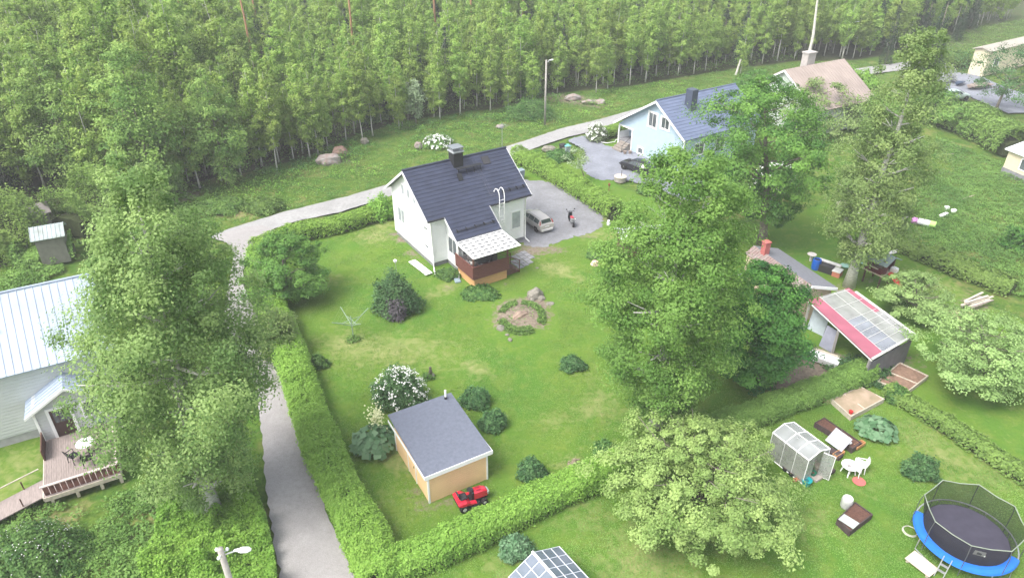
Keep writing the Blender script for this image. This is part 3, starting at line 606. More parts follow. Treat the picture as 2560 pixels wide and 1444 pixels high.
for px, w_, h, lb, mm in [((1190,1010),78,1.25,'dark green currant bush right behind the yellow shed roof',L_bush),((1232,1068),66,1.2,'dark green currant bush right of the yellow shed roof corner',L_bush),
    ((1430,918),66,.8,'low round bush alone in the middle of the lawn',L_bush),((1328,1188),74,1.15,'blue-green bush on the lawn right of the yellow shed',L_bush),((1512,1132),62,.8,'bright low bush on the lawn near the white birch foot',L_currant),
    ((1290,1380),90,.9,'large leaved plant below the bottom hedge',L_rhub),((2296,1185),88,1.35,'round dark green bush above the trampoline',L_bush),((1395,398),70,1.0,'low bush beside the two wheelie bins',L_currant),
    ((955,545),78,2.2,'dense round bush at the back left corner of the white house',L_hedge),((795,915),52,.8,'low bush leaning on the lane hedge by the clothes dryer',L_currant),
    ((1120,690),60,.5,'low weeds under the house wall beside the terrace',L_currant),((1200,735),90,.35,'weeds along the foot of the terrace skirting',L_currant),((1500,638),70,.45,'weeds around the pale stump on the lawn',L_currant),
    ((2240,1000),60,1.1,'hedge bush end beside the sand box planter',L_currant),((2560,620),110,2.2,'dark bush cut off by the right edge of the photo',L_dark),((2150,930),150,.7,'weeds growing around the mesh planting box',L_bush),
    ((1620,480),60,.8,'low bush at the end of the grey driveway',L_currant),((560,520),110,.9,'green bush on the verge across the road, left',L_meadow),((660,520),100,.9,'dark green bush on the verge across the road',L_meadow),((930,300),90,1.6,'leafy bush at the wood edge above the verge',L_meadow),
    ((1330,290),130,2.2,'dark leafy bushes by the lamp post at the wood edge',L_currant),((1300,235),120,2.6,'dark bush among birch stems left of the lamp post',L_currant)]:
    bush('green_bush', lb, px, w_, h, mm, int(1200+w_*28), .13 if px[1] > 800 else .19)
bush('dry_bush', 'dry brown leafless bush on the lawn beyond the bottom hedge', (1437,1180), 44, .9, L_dry, 1500, .09)
def bigleaf(name, label, px, wpx, h, nl, ls, m, flower=False):
    b = G(*px); r = wpx*px_m(b)/2; t = thing(name, label, 'plant', (b.x, b.y, 0)); a = RNG.random(nl)*6.28; q = np.sqrt(RNG.random(nl))
    C = np.stack([r*q*np.cos(a), r*q*np.sin(a), h*(1-.6*q**2)*(.75+.3*RNG.random(nl))], 1); N = np.stack([q*np.cos(a)*.8, q*np.sin(a)*.8, np.ones(nl)], 1)+RNG.normal(size=(nl, 3))*.25
    leaf_obj('leaves', (C, N, ls*(.6+.7*RNG.random(nl)), RNG.random(nl)), m, t, ratio=.95); mb = MB()
    for i in range(0, nl, max(1, nl//25)): mb.tube([(0,0,0), tuple(C[i]*.5+np.array([0,0,h*.1])), tuple(C[i])], [.02,.015,.01], 4)
    mb.build('stalks', mat('plant stalks', (.22,.28,.12), .7), t, fix=False)
    if flower:
        k = 260; C = RNG.normal(size=(k, 3))*np.array([.22,.22,.3])+np.array([.1,.6,h+.35]); leaf_obj('blossom', (C, RNG.normal(size=(k,3))+np.array([0,0,1]), .12*np.ones(k), RNG.random(k)), L_cream, t, ratio=.9)
bigleaf('rhubarb_plant', 'large leaved rhubarb with one cream flower head left of the yellow shed', (938,1118), 112, 1.35, 190, .46, L_rhub, True)
bigleaf('rhubarb_plant', 'large leaved rhubarb growing beside the sand filled planter', (2188,1080), 100, .8, 150, .42, L_rhub)

# --- meadow growth, roadside herbs (nobody could count them)
def scatter(name, label, poly, n_, m, ls, hz, cl=3.0, avoid=(), th=-.2):
    W = [G(*p) for p in poly]; bx = [p.x for p in W]; by = [p.y for p in W]; P = np.stack([RNG.uniform(min(bx), max(bx), n_), RNG.uniform(min(by), max(by), n_)], 1); k = inside(P, W)
    for av in avoid: k &= ~inside(P, [G(*p) for p in av])
    f = 3.2*(vn(P[:, 0], P[:, 1], 1.5, 1)-.5)+2.6*(vn(P[:, 0], P[:, 1], .5, 4)-.5)+1.5*(vn(P[:, 0], P[:, 1], 4.5, 8)-.5); k &= f > th+RNG.normal(size=n_)*.7; P = P[k]; f = f[k]; q = len(P)
    z = hz*(.25+.75*RNG.random(q))*np.clip(.45+f*.35, .25, 1.3); C = np.stack([P[:, 0], P[:, 1], z], 1); N = np.array([0, 0, 1.0])+RNG.normal(size=(q, 3))*.55
    T = .5+.7*(vn(P[:, 0], P[:, 1], 2.6, 9)-.5)+.4*(vn(P[:, 0], P[:, 1], .6, 4)-.5)+(RNG.random(q)-.5)*.45
    o = leaf_obj(name, (C, N, ls*(.5+.9*RNG.random(q)), T), m); return tag(o, label, 'plants', kind='stuff')
verge = [(-60,700),(60,645),(170,605),(250,565),(450,465),(620,430),(760,400),(900,335),(1010,310),(1150,290),(1280,268),(1400,235),(1560,220),(1700,196),(1850,172),(2000,158),(2130,152),(2200,160),(2050,182),(1900,208),(1750,232),(1600,266),(1485,298),(1400,318),(1300,352),(1130,401),(1000,448),(870,486),(700,528),(540,577),(425,588),(300,586),(100,606)]
scatter('verge_plants', 'tall grass and herbs on the verge between road and wood', verge, 300000, L_meadow, .13, .3, th=-.9)
scatter('meadow_plants', 'overgrown bright meadow at the right behind the thicket', [(2250,560),(2330,420),(2340,340),(2480,400),(2620,460),(2700,760),(2540,740),(2400,690),(2300,640)], 150000, L_meadow, .13, .3, th=-.7)
scatter('meadow_plants', 'rough meadow in the far top right corner', [(2330,165),(2350,100),(2460,65),(2620,40),(2700,160),(2500,150)], 60000, L_meadow, .2, .35, th=-.6)
scatter('shrub_cover', 'bright leafy undergrowth along the lane in the lower left', [(400,1230),(520,1210),(640,1220),(668,1300),(690,1400),(712,1600),(380,1600),(360,1440),(390,1330)], 120000, L_shrub, .13, 1.2, th=-1.6)
scatter('undergrowth_plants', 'mixed grass and low herbs below the wooden deck', [(200,1260),(420,1200),(420,1330),(390,1500),(390,1600),(-120,1600),(-120,1330),(120,1260)], 42000, L_meadow, .14, .5, th=-.5)
scatter('undergrowth_plants', 'dark low plants in front of the wood on the left', [(-60,720),(60,665),(250,590),(420,500),(520,470),(540,570),(420,590),(160,620),(160,680),(0,760)], 50000, L_hedge2, .2, .5, th=-.6)
scatter('forest_undergrowth', 'dead grass and low brush between the birch stems', [(-60,690),(60,640),(250,560),(450,462),(620,425),(760,395),(900,330),(1010,300),(1150,280),(1280,262),(1400,228),(1560,215),(1700,192),(1850,168),(2000,150),(2000,120),(1700,160),(1400,195),(1150,235),(900,280),(620,350),(250,440),(-60,520)], 150000, L_hedge2, .19, 1.3, th=-1.0)

scatter('mown_grass', 'short mown grass of the house lawn', [(700,640),(930,560),(985,590),(1075,680),(1200,735),(1330,680),(1330,630),(1500,600),(1600,640),(1900,640),(1960,800),(1860,1040),(1620,1150),(1240,1310),(1000,1390),(960,1340),(820,1060),(720,820)], 300000, L_lawn, .06, .05, th=-1.0, avoid=[[(1230,730),(1390,730),(1400,850),(1230,850)],[(1000,1100),(1130,1000),(1225,1190),(1075,1260)]])
scatter('mown_grass', 'short mown grass around the trampoline and greenhouse', [(1020,1440),(1240,1350),(1640,1170),(1860,1080),(2170,960),(2300,1060),(2620,1260),(2700,1600),(900,1600)], 260000, L_lawn, .055, .05, th=-1.0)

scatter('verge_herbs', 'clumps of broad leaved herbs on the verge', [(450,470),(620,440),(760,410),(900,345),(1010,318),(1150,298),(1280,276),(1400,243),(1560,226),(1700,200),(1750,228),(1600,258),(1485,290),(1400,308),(1300,342),(1130,388),(1000,430),(870,470),(700,512),(540,560)], 60000, L_shrub, .2, .6, th=.9)
scatter('verge_herbs', 'darker herb patches at the foot of the wood', [(620,430),(760,400),(900,335),(1010,310),(1150,290),(1280,268),(1400,235),(1400,262),(1300,300),(1130,335),(1000,375),(870,400),(700,450)], 40000, L_currant, .2, .7, th=.6)
scatter('verge_herbs', 'leafy brush hiding the stem feet along the wood edge', [(450,462),(620,425),(760,395),(900,330),(1010,300),(1150,280),(1280,262),(1400,228),(1560,215),(1700,192),(1850,168),(2000,150),(2000,140),(1850,156),(1700,180),(1560,203),(1400,214),(1280,246),(1150,262),(1010,282),(900,308),(760,370),(620,395),(450,430)], 60000, L_broad, .19, 2.0, th=.3)
# ------------------------------------------------------------ buildings
def courses(mb, e0, e1, r1, r0, rows, lip=.03, thick=.10, ribs=0):
    "roof slope from eave e0-e1 up to ridge r0-r1: stepped courses over a solid slab"
    e0, e1, r1, r0 = map(Vector, (e0, e1, r1, r0)); nn = (e1-e0).cross(r0-e0).normalized()
    if nn.z < 0: nn = -nn
    b = [p-nn*thick for p in (e0, e1, r1, r0)]
    mb.add([e0, e1, r1, r0]+b, [(4,5,6,7),(0,1,5,4),(1,2,6,5),(2,3,7,6),(3,0,4,7)])
    for i in range(rows):
        a, c = i/rows, (i+1)/rows; A, B, Cc, D = e0.lerp(r0, a)+nn*lip, e1.lerp(r1, a)+nn*lip, e1.lerp(r1, c)+nn*.002, e0.lerp(r0, c)+nn*.002
        A0, B0 = e0.lerp(r0, a), e1.lerp(r1, a); mb.add([A, B, Cc, D, A0, B0], [(0,1,2,3),(4,5,1,0),(4,0,3),(5,2,1)])
    for k in range(ribs+1 if ribs else 0):
        t = k/ribs; p, q = e0.lerp(e1, t), r0.lerp(r1, t); s = (e1-e0).normalized()*.015
        mb.add([p-s, p+s, q+s, q-s, p-s+nn*.035, p+s+nn*.035, q+s+nn*.035, q-s+nn*.035], [(4,5,6,7),(0,4,7,3),(1,2,6,5),(0,1,5,4),(2,3,7,6)])
def siding_mat(name, col, pitch=.17, rough=.6, vertical=False, var=.05):
    m = mat(name, col, rough, var, 1.2, 0, .3); nn, ll = m.node_tree.nodes, m.node_tree.links
    t = nn.new('ShaderNodeTexCoord'); sp = nn.new('ShaderNodeSeparateXYZ'); ll.new(t.outputs['Object'], sp.inputs[0])
    if vertical:
        ad = nn.new('ShaderNodeMath'); ll.new(sp.outputs[0], ad.inputs[0]); ll.new(sp.outputs[1], ad.inputs[1]); src = ad.outputs[0]
    else: src = sp.outputs[2]
    d = nn.new('ShaderNodeMath'); d.operation = 'DIVIDE'; d.inputs[1].default_value = pitch; ll.new(src, d.inputs[0])
    f = nn.new('ShaderNodeMath'); f.operation = 'FRACT'; ll.new(d.outputs[0], f.inputs[0])
    r = nn.new('ShaderNodeMapRange'); r.inputs[1].default_value = 0; r.inputs[2].default_value = .12; ll.new(f.outputs[0], r.inputs[0])
    b = nn.new('ShaderNodeBump'); b.inputs['Strength'].default_value = .8; b.inputs['Distance'].default_value = .02; ll.new(r.outputs[0], b.inputs['Height']); ll.new(b.outputs[0], nn['Principled BSDF'].inputs['Normal'])
    return m
M_WHITE = siding_mat('white weatherboard', (.90,.90,.91)); M_TRIM = mat('white trim paint', (.84,.84,.83), .5, .03)
M_FOUND = mat('grey plinth', (.22,.22,.23), .9, .2, 3, .3); M_ROOF = mat('dark blue-grey roof', (.034,.041,.070), .38, .2, 1.5, 0, .5)
M_BLACK = mat('black metal', (.02,.021,.024), .5, .2); M_GLASS = mat('window glass', (.10,.12,.13), .08, .4, .8, 0, .8); M_GLASSL = mat('curtained glass', (.36,.39,.41), .12, .15, 2, 0, .7)
M_BLUE = mat('light blue render', (.40,.51,.60), .85, .05, 2, .15); M_BROOF = mat('steel blue roof', (.125,.155,.235), .42, .12, 1.2, 0, .5)
M_GALV = mat('galvanised steel', (.52,.53,.54), .4, .1, 4, 0, .5, .6); M_BRN = mat('red-brown stained boards', (.135,.052,.042), .7, .25, 4, stretch=(1,1,12)); M_ORW = mat('orange pine boards', (.58,.33,.145), .7, .15, 3, stretch=(1,1,14))
M_WOODG = mat('weathered grey wood', (.27,.225,.205), .85, .2, 3, stretch=(9,1,1)); M_DKWOOD = mat('dark brown wood', (.12,.065,.05), .8, .3, 4); M_PALEW = mat('pale weathered timber', (.50,.44,.36), .85, .2, 5)
def window(parent, wall, a0, a1, z0, z1, pos, trim=.09, mull=0, glass=None, frame=None, out=1):
    "wall 'u': plane x=pos, spans y a0..a1, faces -x (out=-1) or +x; wall 'v': plane y=pos, spans x"
    f = MB(); g = MB(); t = .05*out
    def bx(m, p, q, r, s, d0, d1):
        lo, hi = sorted((pos+d0*out, pos+d1*out))
        if wall == 'u': m.box(lo, hi, p, q, r, s)
        else: m.box(p, q, lo, hi, r, s)
    bx(f, a0-trim, a0, z0-trim, z1+trim, 0, .055); bx(f, a1, a1+trim, z0-trim, z1+trim, 0, .055)
    bx(f, a0, a1, z0-trim, z0, 0, .055); bx(f, a0, a1, z1, z1+trim, 0, .055)
    for k in range(mull): c = a0+(a1-a0)*(k+1)/(mull+1); bx(f, c-.025, c+.025, z0, z1, 0, .045)
    o = f.build('window', frame or M_TRIM, parent); bx(g, a0, a1, z0, z1, .004, .02); g.build('pane', glass or M_GLASS, o); return o
HD = R(32.6); O1 = G(1083, 668)
wh = thing('white_house', 'white weatherboard house with dark blue-grey roof and lower front wing', 'house', O1, HD)
LW, DW, EZ, RZ, VR = 8.5, 6.9, 4.3, 7.0, 3.45
def gz(v): return RZ-.7*abs(v-VR)
m = MB(); pr = [(0,.36),(DW,.36),(DW,gz(DW)-.12),(VR,RZ-.12),(0,gz(0)-.12)]; m.prism(pr, 0, LW)
m.prism([(-1.9,.36),(-.002,.36),(-.002,gz(0)-.13),(-1.9,gz(-1.9)-.12)], 1.3, 4.65); m.build('wall', M_WHITE, wh)
m = MB(); m.box(.06, LW-.06, .06, DW-.06, -.3, .36); m.box(1.36, 4.59, -1.84, .05, -.3, .358); m.build('foundation', M_FOUND, wh)
m = MB(); U0, U1 = -.45, 8.95; ev = -.45; W0, W1, wv = 1.0, 4.95, -2.25
courses(m, (U0,ev,gz(ev)), (U1,ev,gz(ev)), (U1,VR,RZ), (U0,VR,RZ), 14)
courses(m, (U1,DW+.45,gz(DW+.45)), (U0,DW+.45,gz(DW+.45)), (U0,VR,RZ), (U1,VR,RZ), 14)
courses(m, (W0,wv,gz(wv)), (W1,wv,gz(wv)), (W1,ev-.001,gz(ev)), (W0,ev-.001,gz(ev)), 6)
m.tube([(U0-.02,VR,RZ+.04),(U1+.02,VR,RZ+.04)], .09, 8)
rf = m.build('roof', M_ROOF, wh, fix=False)
m = MB()
for u_ in (U0-.035, U1+.035):
    for s in (-1, 1):
        vv = ev if s < 0 else DW+.45; a = Vector((u_, vv, gz(vv)-.02)); b = Vector((u_, VR, RZ-.02)); m.plate([a-Vector((0,0,.2)), b-Vector((0,0,.2)), b, a], .05)
for u_ in (W0-.03, W1+.03): a = Vector((u_, wv, gz(wv)-.02)); b = Vector((u_, ev-.02, gz(ev)-.02)); m.plate([a-Vector((0,0,.17)), b-Vector((0,0,.17)), b, a], .045)
m.build('bargeboard', M_TRIM, wh)
for (a, b, v_) in ((U0,W0-.06,ev),(W1+.06,U1,ev),(W0,W1,wv),(U0,U1,DW+.45)):
    s = -1 if v_ < 1 else 1; z = gz(v_)-.06; m = MB(); m.tube([(a,v_+s*.06,z),(b,v_+s*.06,z)], .055, 8); m.build('gutter', M_BLACK, wh, smooth=False)
many('corner_board', [(-.03,.06,-.03,.06,.36,gz(0)-.2),(-.03,.06,DW-.06,DW+.03,.36,gz(0)-.2),(LW-.06,LW+.03,-.03,.06,.36,gz(0)-.2),(1.27,1.36,-1.93,-1.84,.36,gz(-1.9)-.2),(4.59,4.68,-1.93,-1.84,.36,gz(-1.9)-.2)], M_TRIM, wh)
for a0, a1 in ((4.38,4.86),(3.36,3.84),(2.3,2.78)): window(wh, 'u', a0, a1, 4.5, 5.3, 0, .07, 0, M_GLASSL, out=-1)
window(wh, 'u', 4.75, 5.95, 1.75, 2.95, 0, .1, 1, M_GLASSL, out=-1); window(wh, 'u', .5, 1.15, 3.0, 3.17, 0, .04, out=-1); window(wh, 'u', .5, 1.15, 1.42, 1.6, 0, .04, out=-1)
window(wh, 'v', 7.35, 8.15, 1.4, 2.85, 0, .1, 0, M_GLASSL, out=-1); window(wh, 'u', -1.68, -.42, 1.3, 2.6, 1.3, .09, 1, M_GLASS, out=-1)
window(wh, 'v', 1.7, 2.7, 1.5, 2.55, -1.9, .08, 0, M_GLASS, out=-1); window(wh, 'v', 3.2, 4.1, .95, 2.6, -1.9, .08, 0, M_GLASSL, out=-1)
for c_ in (1.5, 3.5, 5.5): window(wh, 'u', c_-.5, c_+.5, 1.4, 2.7, LW, .1, 1)
m = MB(); m.box(6.65, 7.1, -.05, .0, 3.86, 3.98); m.build('vent', M_BLACK, wh)
# chimney with cap and walkway
m = MB(); cu, cv = 4.12, 3.2; m.box(cu-.42, cu+.42, cv-.42, cv+.42, RZ-.55, RZ+.75); ch = m.build('chimney', M_BLACK, wh)
m = MB(); m.box(cu-.5, cu+.5, cv-.5, cv+.5, RZ+.75, RZ+.85); m.build('crown', mat('light flashing', (.35,.37,.38), .5), ch)
m = MB(); m.box(cu-.5, cu+.5, cv-.5, cv+.5, RZ+1.1, RZ+1.16); [m.box(cu+sx*.4-.02, cu+sx*.4+.02, cv+sy*.4-.02, cv+sy*.4+.02, RZ+.85, RZ+1.1) for sx in (-1,1) for sy in (-1,1)]; m.build('cap', mat('grey cap metal', (.17,.19,.20), .5, .1), ch)
def on_roof(u_, v_, dz=0): return (u_, v_, gz(v_)+dz)
m = MB(); a = gz(2.35)+.42; m.box(3.7, 5.9, 2.12, 2.5, a-.04, a); [m.tube([on_roof(x, 2.1, 0), (x, 2.3, a)], .025, 5) for x in (3.8, 4.5, 5.2, 5.8)]; m.plate([(3.55,1.75,gz(1.75)+.05),(3.95,1.75,gz(1.75)+.05),(3.95,2.1,gz(2.1)+.3),(3.55,2.1,gz(2.1)+.3)], .03); m.build('roof_walkway', M_BLACK, rf)
m = MB(); m.plate([on_roof(6.3,2.5,.07), on_roof(6.95,2.5,.07), on_roof(6.95,3.05,.09), on_roof(6.3,3.05,.09)], .05); m.plate([(6.25,2.55,gz(2.55)+.08),(6.95,2.55,gz(2.55)+.08),(6.9,2.95,gz(2.7)+.42),(6.3,2.95,gz(2.7)+.42)], .03); m.build('roof_hatch', mat('dark hatch', (.05,.05,.055), .5), rf)
for (a, b, v_) in ((1.25,4.7,-1.75),(6.5,8.75,.15)):
    m = MB()
    for dz in (.10, .2): m.tube([on_roof(a, v_, dz), on_roof(b, v_, dz)], .022, 5)
    k = 5 if b-a > 3 else 4
    for i in range(k): x = a+.15+(b-a-.3)*i/(k-1); m.plate([on_roof(x, v_+.28, .03), on_roof(x, v_-.02, .03), on_roof(x, v_, .26)], .03)
    m.build('snow_guard', M_BLACK, rf)
m = MB(); [m.tube([on_roof(x, .1, .05), on_roof(x, 3.1, .05)], .012, 4) for x in (5.5, 5.75)]; m.build('roof_ladder', mat('roof ladder steel', (.10,.11,.15), .4, .1), rf)
m = MB()
for x in (5.82, 6.28):
    P_ = [(x,-.55,2.1),(x,-.6,4.4)]+[(x,-.6+.42*(1-math.cos(t)),4.75+.62*math.sin(t)) for t in [math.pi*k/8 for k in range(9)]][:8]+[(x,.28,gz(.28)+.25)]; m.tube(P_, .032, 6)
for k in range(9): m.tube([(5.82,-.57,2.2+k*.29),(6.28,-.57,2.2+k*.29)], .022, 5)
for z in (2.6, 3.8): [m.tube([(x,-.56,z),(x,0,z)], .02, 5) for x in (5.82, 6.28)]
m.build('ladder', M_TRIM, wh)
for (P_) in ([(0.02,-.5,gz(ev)-.1),(-.02,-.14,3.9),(-.02,-.14,.35),(-.12,-.4,.15),(-.4,-1.1,.04)], [(1.25,-2.35,gz(wv)-.1),(1.25,-2.02,2.7),(1.25,-2.02,.45),(1.15,-2.2,.25),(.75,-2.75,.05)], [(8.62,-.5,gz(ev)-.1),(8.58,-.12,3.9),(8.58,-.12,.4),(8.62,-.2,.25),(8.75,-.55,.05)]):
    m = MB(); m.tube(P_, .055, 8); m.build('downpipe', M_TRIM, wh, smooth=True)
# antenna at the right gable
m = MB(); m.tube([(8.7,3.6,RZ-.2),(8.7,3.6,RZ+2.1)], .02, 6); m.tube([(8.2,3.4,RZ+1.85),(9.2,3.8,RZ+1.85)], .012, 5)
for k in range(6): x = 8.25+k*.18; m.tube([(x+.14,3.42-.4+k*.07,RZ+1.85),(x-.14,3.42+.4+k*.07,RZ+1.85)], .007, 4)
m.build('antenna', mat('dull grey aluminium', (.30,.31,.31), .6), wh)

# terrace
tr = thing('terrace', 'raised terrace with red-brown board railing and white lattice canopy', 'terrace', O1, HD)
m = MB(); m.box(1.15, 4.0, -4.52, -1.98, 0, .86); m.build('skirting', M_ORW, tr)
m = MB(); m.box(1.02, 4.12, -4.64, -1.96, .86, .95); m.build('deck', M_DKWOOD, tr)
m = MB()
for k in range(7): z = .82+k*.148; m.box(1.02, 4.12, -4.70, -4.665, z, z+.135); m.box(.965, 1.0, -4.66, -1.95, z, z+.135)
m.box(.94, 4.16, -4.74, -4.63, 1.862, 1.9); m.box(.94, 1.04, -4.62, -1.95, 1.862, 1.9); m.build('railing', M_BRN, tr)
for (x, y) in ((1.07,-4.58),(4.04,-4.58),(2.55,-4.58)):
    m = MB(); m.box(x-.05, x+.05, y-.05, y+.05, .95, 2.72 if x != 2.55 else 1.86); m.build('post', M_BRN, tr)
m = MB(); c0, c1, d0, d1 = .95, 4.9, -4.95, -2.32
def cz(v): return 2.72+.16*(v-d0)/(d1-d0)
nu, nv = 7, 6
for i in range(nu+1): u_ = c0+(c1-c0)*i/nu; m.plate([(u_-.08,d0,cz(d0)+.04),(u_+.08,d0,cz(d0)+.04),(u_+.08,d1,cz(d1)+.04),(u_-.08,d1,cz(d1)+.04)], .04)
for j in range(nv+1): v_ = d0+(d1-d0)*j/nv; m.plate([(c0-.05,v_-.1,cz(v_)+.085),(c1+.05,v_-.1,cz(v_)+.085),(c1+.05,v_+.1,cz(v_)+.085),(c0-.05,v_+.1,cz(v_)+.085)], .03)
cn = m.build('canopy', M_TRIM, tr)
m = MB(); m.plate([(c0,d0,cz(d0)),(c1,d0,cz(d0)),(c1,d1,cz(d1)),(c0,d1,cz(d1))], .01); m.build('canopy_sheet', mat('milky plastic sheet', (.45,.455,.45), .35, .1, 2, alpha=.85), cn)
m = MB()
for k in range(4): m.box(4.13+k*.3, 4.43+k*.3, -4.2, -3.1, 0, .76-k*.19)
m.build('step', M_DKWOOD, tr)
for y in (-4.3, -3.0):
    m = MB(); m.tube([(4.05,y,1.85),(5.35,y,1.05)], .03, 5); m.tube([(5.3,y,0),(5.3,y,1.1)], .03, 5); m.tube([(4.1,y,1.45),(5.3,y,.7)], .02, 5); m.build('handrail', M_BRN, tr)
def lw(u_, v_, z=0.0): c, s = math.cos(HD), math.sin(HD); return (O1.x+u_*c-v_*s, O1.y+u_*s+v_*c, z)
# furniture on the terrace
def armchair(u_, v_, rz, col, cush, label):
    t = thing('armchair', label, 'armchair', lw(u_, v_, .95), HD+rz, 'armchairs on the terrace'); m = MB(); m.rbox(-.33,.33,-.32,.32,.05,.36,.04); m.rbox(-.4,-.3,-.34,.36,.02,.58,.03); m.rbox(.3,.4,-.34,.36,.02,.58,.03); m.build('frame', col, t)
    m = MB(); m.rbox(-.3,.3,.24,.36,.3,.82,.04); m.build('backrest', col, t); m = MB(); m.rbox(-.29,.29,-.32,.24,.362,.46,.04); m.build('cushion', cush, t)
M_RAT = mat('grey rattan', (.20,.19,.19), .8, .25, 20); M_CUSH = mat('off white cushion', (.72,.70,.66), .9); M_BCUSH = mat('black cushion', (.03,.03,.035), .8)
armchair(1.55, -3.2, 1.9, M_RAT, M_CUSH, 'grey rattan armchair with white cushion by the left railing'); armchair(2.5, -4.15, 3.1, M_RAT, M_CUSH, 'grey rattan armchair with its back to the front railing')
armchair(3.55, -2.9, -1.2, M_BLACK, M_BCUSH, 'black armchair at the stair side of the terrace'); armchair(2.3, -2.45, 0, M_RAT, M_BCUSH, 'rattan armchair against the house wall')
t = thing('patio_table', 'low dark table in the middle of the covered terrace', 'table', lw(2.6, -3.25, .95), HD); m = MB(); m.rbox(-.5,.5,-.3,.3,.38,.42,.01); m.build('tabletop', mat('dark glass top', (.05,.055,.06), .2), t)
for sx in (-.42,.42):
    for sy in (-.24,.24): m = MB(); m.box(sx-.03,sx+.03,sy-.03,sy+.03,0,.38); m.build('leg', M_RAT, t)
m = MB(); m.at(*lw(1.75, -3.95, .99), HD+.3); m.rbox(-.3,.3,-.17,.17,0,.12,.05); tag(m.build('cushion', mat('bright white cloth', (.85,.85,.83), .9), smooth=False), 'white cushion lying on the terrace floor behind the front railing', 'cushion')
# paving slabs in front of the steps
t = thing('stone_paving', 'patch of uneven grey paving slabs below the terrace steps', 'paving', lw(6.5, -2.9), HD); M_SLAB = mat('grey paving stone', (.24,.24,.25), .9, .18, 2.5, .2)
for i in range(4):
    for j in range(4):
        if (i, j) in ((0,3),(3,0)): continue
        a, b = -.95+i*.52+random.uniform(-.02,.02), -1.0+j*.5+i*.12; m = MB(); m.rbox(a+.02,a+.49,b+.02,b+.47,-.02,.035+random.uniform(0,.02),.01); m.build('slab', M_SLAB, t)
m = MB(); m.at(*lw(-.95, .3, .0), HD+.08); m.rbox(-.3,.3,-1.3,1.35,.12,.17,.01); m.box(-.25,.25,-1.1,-1.0,0,.12); m.box(-.25,.25,1.0,1.1,0,.12); tag(m.build('white_board', M_TRIM), 'long white board lying beside the left wall of the white house', 'board')
m = MB(); m.at(*lw(.55, -2.9, 0), HD-.3); m.rbox(-.2,.25,-.3,.3,.0,.12,.02); tag(m.build('splash_tray', mat('grey-blue plastic', (.22,.29,.32), .6)), 'grey tray under the front downpipe of the white house', 'tray')

# ---- blue house
O2 = Vector(lw(30.1, 3.65)); bh = thing('blue_house', 'light blue rendered house with steel blue roof and corner porch', 'house', O2, HD)
BV, BZ = 4.15, 6.5; BL_, BD = 10.5, 10.0
def bz(v): return BZ-.62*abs(v-BV)
m = MB(); m.prism([(0,0),(7.75,0),(7.75,bz(7.75)-.1),(BV,BZ-.1),(0,bz(0)-.1)], 0, BL_); m.prism([(7.752,0),(BD,0),(BD,bz(BD)-.1),(7.752,bz(7.752)-.1)], 1.5, BL_); m.box(0, 1.498, 7.75, BD, 2.35, 2.5)
m.prism([(7.75,2.5),(BD-.02,2.5),(7.75,bz(7.75)-.12)], 0, 1.497)
m.build('wall', M_BLUE, bh)
m = MB(); courses(m, (-.5,-.45,bz(-.45)), (BL_+.4,-.45,bz(-.45)), (BL_+.4,BV,BZ), (-.5,BV,BZ), 14); courses(m, (BL_+.4,BD+.4,bz(BD+.4)), (-.5,BD+.4,bz(BD+.4)), (-.5,BV,BZ), (BL_+.4,BV,BZ), 16); m.tube([(-.52,BV,BZ+.03),(BL_+.42,BV,BZ+.03)], .08, 8); brf = m.build('roof', M_BROOF, bh, fix=False)
m = MB()
for vv in (-.45, BD+.4): a = Vector((-.54, vv, bz(vv)-.01)); b = Vector((-.54, BV, BZ-.01)); dn = Vector((0,0,.24)); m.plate([a-dn, b-dn, b, a], .05)
m.build('bargeboard', M_TRIM, bh)
m = MB(); m.box(2.55, 3.35, BV-2.0+.1, BV-1.0, bz(2.2)-.2, BZ+1.0); m.build('chimney', mat('dark slate chimney', (.06,.075,.11), .5), brf)
window(bh, 'u', 4.3, 5.4, 3.55, 4.9, 0, .2, 1, out=-1); window(bh, 'u', 2.45, 3.5, 3.85, 4.9, 0, .2, 1, out=-1); window(bh, 'u', 5.9, 6.6, .2, .75, 0, .16, 0, out=-1)
many('porch_post', [(-.06,.06,BD-.14,BD+.02,0,2.28),(-.05,.03,7.7,7.85,0,2.28)], M_TRIM, bh); many('porch_beam', [(-.05,.05,7.6,BD+.02,2.28,2.42)], M_TRIM, bh); many('porch_rail', [(.07,1.5,BD-.1,BD,.75,1.5)], M_TRIM, bh); many('corner_board', [(-.045,.035,-.02,.14,0,bz(0)-.15)], M_TRIM, bh)
m = MB(); m.box(0, 1.5, 7.76, BD, 0, .75); m.build('porch_floor', M_FOUND, bh); m = MB(); m.box(1.44, 1.5, 8.1, 9.0, .76, 2.3); m.build('door', mat('dark door', (.05,.05,.055), .5), bh)
m = MB()
for k in range(4): m.box(-.4-k*.32, -.06 if k == 0 else -.4-(k-1)*.32, 7.9, 9.4, 0, .7-k*.17)
m.build('step', mat('grey-brown steps', (.26,.23,.20), .85), bh)
m = MB(); m.tube([(-1.3,7.8,.75),(-.1,7.8,1.6)], .03, 5); m.tube([(-1.3,7.8,0),(-1.3,7.8,.8)], .03, 5); m.build('handrail', M_BLACK, bh)
for k in range(2): m = MB(); m.at(-1.2+k*.5, 7.35-k*.25, 0); m.lathe([(.14,0),(.2,.3),(.21,.32),(.17,.32)], 10); o = m.build('planter', mat('pot', (.25,.2,.17), .8)); o.parent = None; o.matrix_world = bh.matrix_basis @ Matrix.Identity(4); tag(o, ['dark flower pot at the foot of the blue house steps','flower pot nearer the black car beside the blue house'][k], 'flower pot')
[window(bh, 'v', x, x+1.2, 1.6, 2.8, 0, .1, 1, out=-1) for x in (1.5, 4.5, 7.5)]

